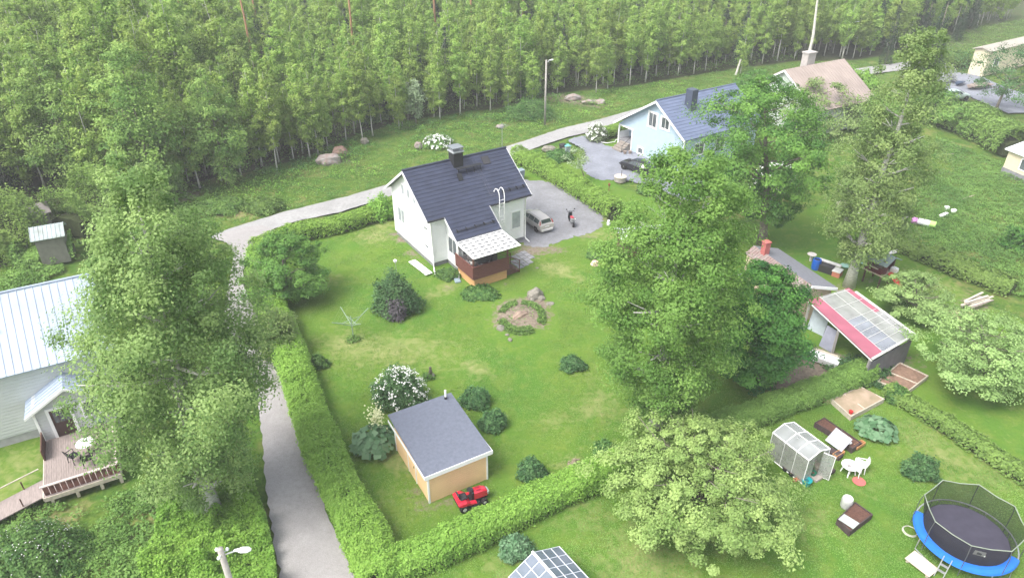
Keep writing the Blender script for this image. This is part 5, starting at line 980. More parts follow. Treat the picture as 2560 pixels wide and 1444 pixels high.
# ride-on mower
a = G(1176, 1256); t = thing('ride_on_mower', 'red ride-on mower with black seat parked in front of the yellow shed', 'mower', a, R(26)); M_MRED = mat('mower red', (.55,.02,.045), .25, .05, 1, 0, .7); M_HUB = mat('light grey hubs', (.60,.60,.58), .6)
for (x, y, r, w_) in ((-.5,-.4,.23,.22),(-.5,.4,.23,.22),(.62,-.36,.17,.15),(.62,.36,.17,.15)): wheel_into(t, x, y, r, w_, hub=M_HUB)
m = MB(); m.loft([[(.15,-.24,.42),(.15,.24,.42),(.15,.22,.78),(.15,.1,.83),(.15,-.1,.83),(.15,-.22,.78)],[(.6,-.25,.4),(.6,.25,.4),(.6,.22,.76),(.6,.1,.8),(.6,-.1,.8),(.6,-.22,.76)],[(.85,-.22,.38),(.85,.22,.38),(.84,.18,.66),(.83,.08,.7),(.83,-.08,.7),(.84,-.18,.66)],[(.93,-.15,.4),(.93,.15,.4),(.92,.12,.56),(.9,.05,.6),(.9,-.05,.6),(.92,-.12,.56)]]); h_ = m.build('hood', M_MRED, t)
m = MB(); [m.plate([(.28,y-.04,.845),(.55,y-.04,.825),(.55,y+.04,.825),(.28,y+.04,.845)], .012) for y in (-.1,.1)]; m.build('hood_vent', mat('dark red slot', (.22,.01,.03), .5), h_)
m = MB(); m.rbox(.8,.98,-.2,.2,.36,.62,.05); m.build('grille', mat('grey plastic front', (.42,.43,.40), .5), t)
m = MB(); m.loft([[(-.78,-.46,.5),(-.78,.46,.5),(-.78,.44,.56),(-.78,-.44,.56)],[(-.6,-.5,.46),(-.6,.5,.46),(-.6,.48,.6),(-.6,-.48,.6)],[(-.35,-.5,.44),(-.35,.5,.44),(-.35,.48,.58),(-.35,-.48,.58)],[(-.1,-.42,.3),(-.1,.42,.3),(-.1,.4,.4),(-.1,-.4,.4)],[(.2,-.42,.28),(.2,.42,.28),(.2,.4,.34),(.2,-.4,.34)]]); m.build('fender', M_MRED, t)
m = MB(); m.rbox(-.62,-.2,-.22,.22,.6,.7,.05); m.build('seat', mat('black vinyl', (.03,.028,.032), .6), t); m = MB(); m.loft([[(-.6,-.2,.68),(-.6,.2,.68),(-.54,.18,.7),(-.54,-.18,.7)],[(-.72,-.19,.95),(-.72,.19,.95),(-.65,.17,.97),(-.65,-.17,.97)]]); m.build('backrest', mat('black vinyl', (.03,.028,.032), .6), t)
m = MB(); m.rbox(.02,.16,-.2,.2,.4,.86,.03); m.tube([(.08,0,.85),(-.0,0,.93)], .025, 6); m.lathe([(.15,-.012),(.17,0),(.15,.012),(.12,0)], 16, (-.0,0,.94)); m.build('steering_wheel', M_BLACK, t)
m = MB(); m.lathe([(.46,.1),(.48,.16),(.44,.22)], 18, (.08,0,0)); m.build('cutting_deck', M_BLACK, t); m = MB(); m.box(-.75,.85,-.2,.2,.24,.4); m.build('chassis', M_BLACK, t)

# ------------------------------------------------------------ poles
M_POLE = mat('weathered pole wood', (.34,.32,.29), .9, .15, 4); M_LUM = mat('white luminaire', (.82,.84,.84), .35, .03)
def lamp_post(label, foot, h, arm, rz, r=.12, lum=.7, wood=True):
    t = thing('street_lamp', label, 'street lamp', (foot[0], foot[1], 0), rz); m = MB(); m.tube([(0,0,0),(0,0,h)], [r,r*.72], 10); m.build('pole', M_POLE, t, smooth=True)
    m = MB(); m.tube([(0,0,h-.35),(arm*.5,0,h-.2),(arm,0,h-.05)], .028, 6); m.build('arm', M_GALV, t)
    m = MB(); m.loft([[(arm+x, y*w_, h-.02+x*.12+z*w_*.8) for y, z in ((1,0),(.6,.7),(-.6,.7),(-1,0),(-.6,-.5),(.6,-.5))] for x, w_ in ((-.06,.04),(.1,.08),(lum*.4,.13),(lum*.8,.13),(lum,.06))]); m.build('luminaire', M_LUM, t, smooth=True); return t
g1 = G(1362, 312); h1, _ = height_at(g1, 1367, 150); lamp_post('grey wooden street lamp pole on the verge behind the white house', g1, h1, .35, R(-5), .14, .45)
g1 = G(2104, 148); h1, _ = height_at(g1, 2130, 55); lamp_post('thin distant street lamp leaning against the wood at upper right', g1, h1, .6, R(-5), .12, .7)
t = lamp_post('near street lamp with white head and insulators at the bottom edge', (-10.0, 16.45), 7.6, .55, R(-4), .15, .55)
for (x, y) in ((-.2,.1),(.16,.14),(.02,-.24)): m = MB(); m.tube([(0,0,7.38),(x,y,7.38)], .02, 5); m.lathe([(.02,-.02),(.06,0),(.065,.05),(.04,.1),(.015,.12)], 10, (x,y,7.38)); m.build('insulator', M_LUM, t, smooth=True)
# tall bare stem behind the brown roofed house
b = G(2014, 172); h1, xt = height_at(b, 2049, -40); t = thing('birch_tree', 'very tall pale bare birch stem behind the brown roofed house chimney', 'tree', (b.x, b.y, 0)); m = MB(); m.tube([(0,0,0),(.1,0,h1*.4),(.02+(xt-b.x)*.6,0,h1*.75),(xt-b.x,0,h1*1.02)], [.24,.2,.15,.1], 7); m.build('trunk', mat('pale bark', (.60,.57,.51), .8, .2, 3), t); leaf_obj('crown', crown(pt_profile([(0,.8),(.5,1.8),(1,.5)]), h1*.99, h1*1.3, 50, 50, .8, .26, (xt-b.x,0)), L_birch2, t)
b = G(1839, 188); h1, xt = height_at(b, 1852, 148); m = MB(); m.at(b.x, b.y); m.tube([(0,0,0),(xt-b.x,0,h1)], [.16,.13], 7); tag(m.build('tree_stump', mat('pale bark', (.6,.57,.51))), 'tall pale broken birch stump on the verge beyond the blue house', 'stump')

# ------------------------------------------------------------ yard objects
def wheelie(label, px, col, lid, s=1.0, rz=0.5):
    t = thing('wheelie_bin', label, 'bin', G(*px), rz, 'wheelie bins'); m = MB(); m.loft([[(-.23,-.25,.06),(.23,-.25,.06),(.23,.25,.06),(-.23,.25,.06)],[(-.29,-.33,.98),(.29,-.33,.98),(.29,.33,.98),(-.29,.33,.98)]]); m.build('body', col, t)
    m = MB(); m.rbox(-.32,.32,-.38,.36,.98,1.06,.03); m.build('lid', lid, t); m = MB(); m.tube([(-.25,.4,.95),(.25,.4,.95)], .025, 6); m.build('handle', col, t)
    for sx in (-.22,.22): m = MB(); m.lathe([(.1,-.03),(.1,.03)], 10, (sx,.28,.1), ax='x'); m.build('wheel', M_TYRE, t)
    t.scale = (s,s,s)
M_BINB = mat('black bin plastic', (.03,.03,.032), .5); M_BING = mat('grey bin plastic', (.33,.38,.41), .5); M_TURQ = mat('turquoise lid', (.14,.50,.50), .45); M_BGB = mat('grey-blue bin', (.20,.25,.28), .5)
wheelie('black wheelie bin at the driveway mouth beyond the clipped hedge', (1407,384), M_BINB, M_BINB); wheelie('grey wheelie bin with turquoise lid at the driveway mouth', (1417,386), M_BING, M_TURQ); wheelie('grey-blue bin half hidden behind the white house corner', (1302,448), M_BGB, M_BGB)
def rock(name, label, px, sx, sy, sz_, m_, rz=0, seed=0, sink=.25):
    import bmesh
    g_ = G(*px); bm = bmesh.new(); bmesh.ops.create_icosphere(bm, subdivisions=4, radius=1); rg = np.random.default_rng(seed); D = unit(rg.normal(size=(14, 3)))
    for v in bm.verts:
        c = np.array(v.co); r = 1.0
        for d in D: q = float(c@d); r = min(r, (.80+.15*float(d[0]**2))/max(q, .01)) if q > .8 else r
        r *= 1+.04*math.sin(c[0]*7+seed)+.035*math.sin(c[1]*11+c[2]*5); v.co = Vector((c[0]*r*sx, c[1]*r*sy, max(c[2], -.4)*r*sz_))
    me = bpy.data.meshes.new(name); bm.to_mesh(me); bm.free(); me.materials.append(m_); o = bpy.data.objects.new(name, me); COL.objects.link(o); o.location = (g_.x, g_.y, sz_*(.5-sink)); o.rotation_euler = (0,0,rz); tag(o, label, 'rock'); return o
M_ROCKP = mat('pink granite', (.27,.20,.175), .95, col2=(.32,.30,.285), scale=2.2, bump=.9, bscale=5); M_ROCKG = mat('grey field stone', (.22,.205,.17), .95, .3, 3.5, .8)
rock('boulder', 'large pinkish grey boulder on the verge at the wood edge', (822,405), 1.35, .9, .8, M_ROCKP, .25, 3); rock('boulder', 'reddish rock just behind the large verge boulder', (850,388), .9, .7, .8, mat('reddish rock', (.26,.17,.135), .9, .2, 2, .5), .5, 5)
rock('boulder', 'pinkish rocks piled beyond the lamp post', (1432,248), 1.1, .65, .55, M_ROCKP, .2, 7); rock('boulder', 'flat pale rock right of the rock pile', (1475,256), 1.1, .55, .3, M_ROCKP, .1, 8); rock('boulder', 'small pale rock at the right end of the rock pile', (1500,258), .7, .5, .45, M_ROCKP, .1, 9)
rock('boulder', 'pointed brown rock on the verge below the flowering shrubs', (1046,368), .45, .4, .55, M_ROCKP, 0, 10); rock('boulder', 'grey stone at the roadside beyond the white house roof', (1372,375), .85, .5, .4, M_ROCKG, .1, 11); rock('boulder', 'small rock at the wood edge left of the flower cluster', (912,356), .5, .4, .45, M_ROCKG, 0, 12)
rock('boulder', 'small boulder at the wood edge near the blue house road', (1250,318), .45,.35,.3, M_ROCKP, 0, 33)
rock('boulder', 'mossy grey boulder at the top of the stony lawn mound', (1338,742), .62, .5, .6, M_ROCKG, .4, 13); rock('boulder', 'round grey stone at the left foot of the stony lawn mound', (1252,822), .3, .3, .26, M_ROCKG, 0, 14); rock('boulder', 'flat stone lying in the middle of the stony lawn mound', (1300,795), .7, .4, .45, mat('sandy stone', (.30,.22,.17), .9, .2, 3, .4), .7, 15, .2)
rock('boulder', 'pale stone on the grass below the terrace paving', (1343,670), .14,.1,.08, M_ROCKG, 0, 16); rock('boulder', 'flat grey slab stones right of the stony mound top', (1375,760), .35,.22,.12, M_ROCKG, .5, 17)
for i, (px_, sc) in enumerate([((1352,748),.25),((1330,752),.22),((1275,850),.15),((1268,838),.12)]): rock('stone', ['small stone right of the mossy mound boulder','small stone left of the mossy mound boulder','stone at the bottom rim of the lawn mound','stone at the lower left rim of the lawn mound','stone at the right rim of the lawn mound','stone at the upper left rim of the lawn mound','stone at the left rim of the lawn mound'][i], px_, sc*1.3, sc, sc, M_ROCKG, i, 20+i)
def ring_weeds(c, r0, r1, n_, sy=1.15, label='', m_=L_meadow, h=.22):
    g_ = G(*c); a = RNG.random(n_)*6.28; q = r0+(r1-r0)*RNG.random(n_); k = np.sin(a*3+1)+np.sin(a*5+2) > -.9; a, q = a[k], q[k]; C = np.stack([g_.x+q*np.cos(a), g_.y+q*sy*np.sin(a), h*RNG.random(len(a))+.12*(q < 1.6)], 1)
    o = leaf_obj('weeds', (C, np.array([0,0,1.0])+RNG.normal(size=(len(a),3))*.5, .12*(.6+.8*RNG.random(len(a))), RNG.random(len(a))), m_); tag(o, label, 'weeds', kind='stuff')
ring_weeds((1304,795), 1.15, 1.75, 5200, 1.25, 'green weeds growing round the rim of the stony lawn mound'); ring_weeds((1300,790), .1, 1.1, 500, 1.2, 'sparse weeds on top of the stony lawn mound')
# stump on the lawn
m = MB(); g_ = G(1487,660); m.at(g_.x, g_.y); m.lathe([(.36,0),(.28,.12),(.25,.24),(.2,.26)], 14); tag(m.build('tree_stump', mat('fresh stump', (.58,.40,.33), .8)), 'low pale tree stump among weeds on the lawn', 'stump')
# rotary clothes dryer
g_ = G(884, 845); t = thing('clothes_dryer', 'rotary clothes dryer with spread arms on the lawn', 'clothes dryer', g_, .2); M_DRY = mat('pale grey-green metal', (.24,.32,.24), .5); m = MB(); m.tube([(0,0,0),(0,0,1.75)], .04, 6); m.build('pole', M_DRY, t)
for k in range(4):
    a = .5+k*math.pi/2; m = MB(); m.tube([(0,0,1.0),(math.cos(a)*.72,math.sin(a)*.72,1.48),(math.cos(a)*1.35,math.sin(a)*1.35,1.85)], .028, 5); m.tube([(0,0,1.55),(math.cos(a)*.7,math.sin(a)*.7,1.47)], .02, 5); m.build('arm', M_DRY, t)
m = MB()
for q in (.55,.8,1.05,1.3):
    for k in range(4): a, b = .5+k*math.pi/2, .5+(k+1)*math.pi/2; z = 1.28+q*.43; m.tube([(math.cos(a)*q,math.sin(a)*q,z),(math.cos(b)*q,math.sin(b)*q,z)], .003, 3)
m.build('clothes_line', M_DRY, t); bush('green_bush', 'tuft of grass at the foot of the clothes dryer', (884,850), 40, .3, L_meadow, 400, .1)
# bird feeder
g_ = G(1000, 745); h1, xt = height_at(g_, 988, 652); t = thing('bird_feeder', 'white bird feeder on a thin pole behind the big dark lawn bush', 'bird feeder', g_); m = MB(); m.tube([(0,0,0),(xt-g_.x,0,h1)], .02, 5); m.build('pole', M_GALV, t); m = MB(); m.at(xt-g_.x, 0, h1); m.lathe([(.1,-.1),(.12,0),(.14,.04),(.02,.14)], 10); m.build('feeder', M_TRIM, t)
g_ = G(1077, 940); t = thing('garden_figure', 'small dark garden figure on a stone beside the white flowering bush', 'figure', g_); m = MB(); m.lathe([(.24,0),(.26,.1),(.16,.2)], 10); m.build('base', M_ROCKG, t); m = MB(); m.lathe([(.1,.2),(.13,.35),(.09,.5),(.05,.56),(.09,.62),(.08,.7),(.02,.76)], 10); m.build('figure', mat('dark bronze', (.10,.09,.07), .6), t); bush('green_bush', 'low plants around the small garden figure', (1070,945), 38, .35, L_currant, 350, .1)
g_ = G(1550, 452); t = thing('garden_well', 'round concrete well ring with a pale lid by the grey driveway', 'well', g_); m = MB(); m.lathe([(.58,0),(.58,.42),(.5,.44)], 20); m.build('ring', mat('concrete', (.34,.31,.28), .9), t); m = MB(); m.lathe([(.62,.44),(.62,.5),(.1,.54)], 20); m.build('lid', mat('pale wood lid', (.48,.42,.36), .8), t); m = MB(); m.tube([(.1,0,.5),(.1,0,1.1),(.25,0,1.15)], .03, 6); m.build('pump', M_BLACK, t)
m = MB(); g_ = G(1522, 478); m.at(g_.x, g_.y); m.tube([(0,0,0),(0,0,.6)], .04, 6); m.lathe([(.1,.55),(.11,.8),(.03,.85)], 8); tag(m.build('garden_post', mat('rusty brown', (.22,.09,.05), .8)), 'small rusty brown post on the grass beside the driveway', 'post')
for i, (px_, lb_) in enumerate([((1418,398),'white ornament at the foot of the grey wheelie bin'),((1521,562),'small white lantern at the end of the clipped hedge')]): m = MB(); g_ = G(*px_); m.at(g_.x, g_.y); m.lathe([(.16,0),(.19,.15),(.1,.3),(.12,.42),(.02,.5)], 10); tag(m.build('ornament', M_TRIM), lb_, 'ornament')
g_ = G(1527, 352); m = MB(); m.at(g_.x, g_.y); m.tube([(-1.2,-.6,.06),(-.5,-.9,.06),(.4,-.5,.06),(.6,.2,.06),(1.3,.3,.06)], .05, 5); tag(m.build('garden_hose', M_TRIM), 'pale hose lying on the grass before the flowering bush', 'hose')

# ------------------------------------------------------------ playhouse and play things
P0, P1, P2_ = G(2162,671,1.1), G(2204,690,1.1), G(2229,674,1.1); hp = math.atan2(P1.y-P0.y, P1.x-P0.x); t = thing('playhouse', 'small maroon playhouse on stilts with a grey-green roof', 'playhouse', (P0.x, P0.y, 0), hp); Lp = (P1-P0).length; Wp = 1.45
M_MAR = mat('maroon boards', (.115,.022,.03), .6, .15, 4); M_GGR = mat('grey-green roofing', (.25,.32,.31), .7, .12, 2)
for x in (.06, Lp-.06):
    for y in (.06, Wp-.06): m = MB(); m.box(x-.05,x+.05,y-.05,y+.05,0,2.3); m.build('post', M_DKWOOD, t)
m = MB(); m.box(-.12,Lp+.05,-.08,Wp+.35,1.05,1.12); m.build('floor', mat('pale floor boards', (.52,.43,.33), .8), t); m = MB(); m.box(0,Lp,.0,.04,1.12,1.62); m.build('railing', M_MAR, t); m = MB(); m.box(0,.04,.05,Wp,1.12,1.62); m.box(0,.04,.05,.3,1.62,2.2); m.box(Lp-.04,Lp,.05,.6,1.12,2.2); m.box(.05,Lp-.05,Wp-.04,Wp,1.12,2.2); m.build('wall', M_MAR, t)
m = MB(); m.prism([(-.28,2.02),(Wp/2,2.5),(Wp/2,2.56),(-.28,2.08)], -.3, Lp+.3); m.prism([(Wp+.28,2.02),(Wp/2+.001,2.5),(Wp/2+.001,2.56),(Wp+.28,2.08)], -.3, Lp+.3); m.build('roof', M_GGR, t)
m = MB(); m.box(Lp*.3,Lp*.8,-.28,-.2,1.6,1.66); m.build('window_shelf', M_PALEW, t); m = MB(); m.plate([(Lp+.05,.7,1.12),(Lp+.05,1.2,1.12),(Lp+1.5,1.25,.15),(Lp+1.5,.75,.15)], .06); m.build('slide', mat('red slide', (.55,.06,.03), .35), t)
m = MB(); m.rbox(Lp-.1,Lp+.4,1.1,1.5,1.12,1.5,.05); m.build('white_box', M_TRIM, t)
def at(px, py, z=0.0): g_ = G(px, py, z); return g_
b = at(2038,672); t = thing('water_barrel', 'bright blue plastic barrel beside the felt-roofed outbuilding', 'barrel', b); m = MB(); m.lathe([(.3,0),(.33,.08),(.35,.45),(.33,.8),(.3,.88),(.26,.88),(.26,.8)], 16); m.build('body', mat('blue plastic', (.01,.09,.42), .35), t, smooth=False); m = MB(); m.lathe([(.26,.801),(.02,.805)], 16); m.build('water', mat('dark water', (.01,.02,.06), .1), t)
b = at(2066,678); t = thing('garden_workbench', 'grey bench with white worktop and black bin behind the outbuilding', 'bench', b, R(-42)); m = MB(); m.rbox(-.9,.9,.25,.5,.55,.72,.04); m.build('worktop', mat('pale grey top', (.62,.62,.60), .7), t); m = MB(); m.rbox(-.85,.5,-.4,.24,0,.6,.02); m.build('cabinet', mat('very dark plastic', (.03,.03,.03), .6), t); m = MB(); m.rbox(.5,1.15,-.5,.3,.42,.5,.02); m.build('side_table', mat('pale grey top', (.62,.62,.60), .7), t); m = MB(); m.box(.55,1.12,-.46,.26,0,.42); m.build('brick_base', mat('orange brick', (.48,.18,.12), .8, .1, 6), t)
b = at(2026,652); m = MB(); m.at(*b); m.lathe([(.1,0),(.12,.5),(.34,.58),(.36,.62),(.3,.62)], 14); tag(m.build('bird_bath', mat('pale stone', (.55,.50,.48), .8)), 'pale round bird bath left of the blue barrel', 'bird bath')
for i, (px_, py_, c_, lb_) in enumerate([(2112,668,(.35,.60,.48),'mint green basin left of the tall birch foot'),(2163,662,(.30,.52,.40),'mint green basin left of the playhouse')]): m = MB(); m.at(*at(px_,py_)); m.lathe([(.22,0),(.36,.16),(.38,.18),(.33,.18)], 14); tag(m.build('basin', mat('mint plastic%d' % i, c_, .5)), lb_, 'basin')
b = at(2234,632); m = MB(); m.at(*b, R(30)); m.loft([[(x, y*w_, .12+z*w_) for y, z in ((1,0),(0,.6),(-1,0),(0,-.4))] for x, w_ in ((-.9,.04),(-.2,.2),(.5,.24),(1.1,.03))]); tag(m.build('canoe', mat('pale grey hull', (.62,.60,.58), .5)), 'small pale grey hull lying behind the playhouse', 'boat')
# meadow litter
for i, (px_, py_, sx, sy, sz_, c_, lb_, ct, rz_) in enumerate([(2358,540,.55,.16,.12,(.82,.82,.80),'long white object lying in the bright meadow','sheet',.6),(2366,523,.2,.16,.15,(.82,.82,.8),'small white tub in the meadow, upper of three','tub',0),(2383,530,.22,.16,.14,(.82,.82,.8),'small white tub in the meadow, right of three','tub',.3),
    (2222,445,.4,.3,.3,(.85,.85,.84),'white round object seen through the tall birch crown','tub',0),(2105,517,.55,.3,.25,(.75,.66,.60),'beige bundle on the grass behind the maple','bundle',.4),(2173,537,.4,.35,.4,(.84,.84,.84),'white container at the tall birch crown gap','container',.2),(2153,531,.35,.3,.35,(.84,.84,.84),'white bin seen through birch leaves','container',.2),
    (2178,572,.4,.3,.25,(.45,.70,.45),'light green tub under the birch crown','tub',0),(2420,432+62,1.0,.06,.06,(.50,.40,.32),'long plank lying in the meadow','plank',.5),(2370,387,.7,.06,.06,(.50,.42,.36),'thin plank near the tall dark bushes','plank',.1),(1907,598,.14,.14,.3,(.75,.60,.45),'small cream figure at the foot of the large maple','figure',0)]):
    m = MB(); m.at(*at(px_,py_), rz_); m.rbox(-sx,sx,-sy,sy,0,sz_*2,.04); tag(m.build(ct.replace(' ','_'), mat('litter%d' % i, c_, .6)), lb_, ct)
t = thing('play_tunnel', 'collapsed play tunnel in lilac, white and lime on the meadow edge', 'play tunnel', at(2307,562), R(-32))
for k, (c_, nm) in enumerate([((.50,.22,.48),'tunnel_end'),((.62,.62,.66),'tunnel_middle'),((.72,.74,.70),'tunnel_middle'),((.45,.68,.20),'tunnel_end')]): m = MB(); m.lathe([(.24,-.24),(.28,-.2),(.27,.0),(.28,.2),(.24,.24)], 12, (-.72+k*.48,0,.26), ax='x'); m.build(nm, mat('tunnel cloth%d' % k, c_, .7), t)
b = at(2440,760); t = thing('lumber_pile', 'pile of grey boards and bark at the end of the meadow thicket', 'lumber pile', b, R(25))
for k in range(9): m = MB(); a = random.uniform(-.25,.25); m.at(random.uniform(-.5,.5), random.uniform(-.6,.6), .05+k*.05, a); m.box(-1.2,1.2,-.08,.08,0,.04); m.build('board', M_PALEW if k % 3 else M_WOODG, t)
# straw heap
def heap(name, label, px, sx, sy, h, m_, cat_, z0=0.0, rz=0):
    import bmesh
    bm = bmesh.new(); bmesh.ops.create_icosphere(bm, subdivisions=4, radius=1)
    for v in bm.verts: c = v.co; r = 1+.08*math.sin(c.x*6+c.y*4)+.06*math.sin(c.y*11+c.z*7); v.co = Vector((c.x*sx*r, c.y*sy*r, max(c.z, -.05)*h*r))
    me = bpy.data.meshes.new(name); bm.to_mesh(me); bm.free(); me.materials.append(m_); o = bpy.data.objects.new(name, me); COL.objects.link(o); g_ = G(*px); o.location = (g_.x, g_.y, z0); o.rotation_euler = (0,0,rz); tag(o, label, cat_); return o
M_STRAW = mat('straw', (.50,.40,.24), .95, .2, 14, .5); heap('straw_heap', 'pale straw heap beside the right apple tree', (2400,790), 1.1, .7, .35, M_STRAW, 'heap')
heap('straw_heap', 'small straw heap at the left end of the sand filled planter', (2065,1000), .35, .3, .3, M_STRAW, 'heap')

# ------------------------------------------------------------ vegetable garden
def frame_box(name, label, corners, z, th, fill, fillm, wood, cat_='planter', divider=None, fz=.06, extra=None):
    P_ = [G(*c, z) for c in corners]; c0 = sum(P_, Vector())/4; c0.z = 0; t = thing(name, label, cat_, c0); Q = [p-c0 for p in P_]
    for i in range(4):
        a, b = Q[i], Q[(i+1) % 4]; d = (b-a).normalized(); nn = Vector((-d.y, d.x, 0))*th/2; a2, b2 = a-d*th/2, b+d*th/2; m = MB()
        vs = [a2-nn, b2-nn, b2+nn, a2+nn]; z1 = z+.002*i; m.add([(v.x,v.y,0) for v in vs]+[(v.x,v.y,z1) for v in vs], [(3,2,1,0),(4,5,6,7),(0,1,5,4),(1,2,6,5),(2,3,7,6),(3,0,4,7)]); m.build('side_board', wood, t)
    if divider: a, b = Q[0].lerp(Q[1], divider), Q[3].lerp(Q[2], divider); m = MB(); m.plate([(a.x,a.y,.02),(b.x,b.y,.02),(b.x,b.y,z-.005),(a.x,a.y,z-.005)], th); m.build('divider', wood, t)
    m = MB(); n_ = 10; vs = []; 
    for i in range(n_+1):
        for j in range(n_+1): p = Q[0].lerp(Q[1], i/n_).lerp(Q[3].lerp(Q[2], i/n_), j/n_)*.97; vs.append((p.x, p.y, z-fz+random.uniform(-.02,.02)+(fill or (lambda s, q: 0))(i/n_, j/n_)))
    m.add(vs, [(i*(n_+1)+j, (i+1)*(n_+1)+j, (i+1)*(n_+1)+j+1, i*(n_+1)+j+1) for i in range(n_) for j in range(n_)]); m.build('soil', fillm, t, smooth=True); return t, Q
M_SOIL = mat('dark brown soil', (.11,.055,.04), .95, .3, 12, .5); M_SAND = mat('dry brown sand', (.40,.30,.22), .95, col2=(.27,.22,.14), scale=2, bump=.4); M_DARKF = mat('dark planter boards', (.07,.05,.05), .8, .2, 5)
T6 = lambda x, y: (1880+x/2.865, 940+y/2.865); G6 = lambda x, y: (1880+x/6.563, 1020+y/6.563)
t, Q = frame_box('sand_box', 'large timber box of dry sand with a divider beyond the greenhouse', [T6(570,160),T6(780,75),T6(945,160),T6(710,285)], .32, .06, lambda s, q: .2*math.exp(-((s-.75)**2+(q-.4)**2)*7), M_SAND, M_PALEW, divider=.42)
m = MB(); g_ = G(2127,1030,.35); m.at(g_.x,g_.y,.28); m.lathe([(.09,0),(.12,.16),(.13,.17),(.1,.17)], 10); tag(m.build('bucket', mat('red plastic', (.55,.03,.03), .4)), 'small red bucket in the corner of the sand box', 'bucket')
frame_box('mesh_planter', 'timber planting box with netting beside the hedge end', [(2195,952),(2250,905),(2320,938),(2268,978)], .3, .06, None, mat('red-brown soil', (.22,.14,.10), .95, .25, 6), M_PALEW, divider=.5)
t, Q = frame_box('raised_bed', 'long dark raised bed with bare soil beyond the greenhouse', [G6(1040,230),G6(1190,150),G6(1480,350),G6(1370,430)], .36, .05, None, M_SOIL, M_DARKF)
t, Q = frame_box('raised_bed', 'dark raised bed holding a white rolled sheet', [G6(1385,440),G6(1490,350),G6(1790,560),G6(1650,655)], .36, .05, None, M_SOIL, M_DARKF)
m = MB(); a, b = G(*G6(1440,430), .45), G(*G6(1620,580), .45); m.tube([a, a.lerp(b,.5)+Vector((.03,.03,.02)), b], [.13,.12,.1], 8); tag(m.build('rolled_sheet', M_TRIM, smooth=True), 'white rolled fleece lying on the right raised bed', 'fleece')
def crate(label, px, rz): 
    t = thing('wooden_crate', label, 'crate', G(*px), rz); w_ = mat('orange brown wood', (.50,.25,.11), .7)
    for (x0,x1,y0,y1) in ((-.36,.36,-.14,-.11),(-.36,.36,.11,.14),(-.36,-.33,-.11,.11),(.33,.36,-.11,.11)): m = MB(); m.box(x0,x1,y0,y1,.1,.3); m.build('side', w_, t)
    m = MB(); m.box(-.33,.33,-.11,.11,.1,.14); m.build('bottom', M_DKWOOD, t)
crate('orange-brown crate at the lower end of the right raised bed', G6(1745,640), R(33)); crate('orange-brown crate in front of the grey sheet by the greenhouse', G6(1405,790), R(33))
g_ = G(*G6(1380,640)); m = MB(); m.at(g_.x, g_.y, 0, R(-58)); m.plate([(-.55,-.3,.25),(.5,-.3,.22),(.5,.45,.75),(-.55,.45,.8)], .03); tag(m.build('grey_sheet', mat('pale grey sheet', (.42,.42,.47), .5)), 'pale grey sheet propped up right of the greenhouse', 'sheet')
g_ = G(*G6(1330,760)); m = MB(); m.at(g_.x, g_.y, 0, R(-50)); m.rbox(-.4,.45,-.25,.2,0,.28,.03); tag(m.build('black_planter', M_DARKF), 'dark planter under the grey sheet', 'planter')
# greenhouse
a, b = G(*G6(345,390),1.75), G(*G6(925,835),1.75); gh_h = math.atan2(b.y-a.y, b.x-a.x); GL, GW = 2.35, 1.6; t = thing('greenhouse', 'small polycarbonate greenhouse with bright white frame and open door', 'greenhouse', (a.x, a.y, 0), gh_h)
M_POLY = mat('milky polycarbonate', (.44,.46,.42), .25, .2, 1.2, 0, .5, alpha=.46); M_POLYR = mat('roof polycarbonate', (.42,.44,.44), .2, .2, 1.2, 0, .5, alpha=.5)
sx_ = .12
def gw(nm, pts, mm): m = MB(); m.plate(pts, .01); return m.build(nm, mm, t)
e = 1.72; rdg = 1.98
gw('wall_panel', [(0,0,.06),(GL,0,.06),(GL,0,e),(0,0,e)], M_POLY); gw('wall_panel', [(0,GW,.06),(GL,GW,.06),(GL,GW,e),(0,GW,e)], M_POLY); gw('wall_panel', [(0,.02,.06),(0,GW-.02,.06),(0,GW-.02,e),(0,GW/2,rdg),(0,.02,e)], M_POLY); gw('wall_panel', [(GL,.02,.06),(GL,.55,.06),(GL,.55,e+.1),(GL,.02,e)], M_POLY); gw('wall_panel', [(GL,1.1,.06),(GL,GW-.02,.06),(GL,GW-.02,e),(GL,1.1,e+.1)], M_POLY)
gw('roof_panel', [(0,-.02,e),(GL,-.02,e),(GL,GW/2,rdg),(0,GW/2,rdg)], M_POLYR); gw('roof_panel', [(0,GW+.02,e),(GL,GW+.02,e),(GL,GW/2,rdg),(0,GW/2,rdg)], M_POLYR)
m = MB(); fr = .035
for x in (0, GL): m.tube([(x,0,e),(x,GW/2,rdg),(x,GW,e)], fr, 4); m.tube([(x,0,0),(x,0,e)], .022, 4); m.tube([(x,GW,0),(x,GW,e)], .022, 4)
for y in (0, GW): m.tube([(0,y,e),(GL,y,e)], .045, 4); m.tube([(0,y,.06),(GL,y,.06)], .03, 4)
for x in (GL*.36, GL*.68): m.tube([(x,0,e),(x,GW/2,rdg),(x,GW,e)], .032, 4); m.tube([(x,0,.06),(x,0,e)], .015, 4)
m.tube([(0,GW/2,rdg),(GL,GW/2,rdg)], .02, 4); m.tube([(GL*.68,0.05,e+.03),(GL,GW*.93,e+.06)], .018, 4); m.tube([(GL*.36,GW*.1,e+.05),(0.02,GW*.9,e+.06)], .014, 4); m.tube([(GL*.36,GW*.38,e+.17),(GL*.68,GW*.38,e+.17)], .028, 4); m.build('frame', M_TRIM, t)
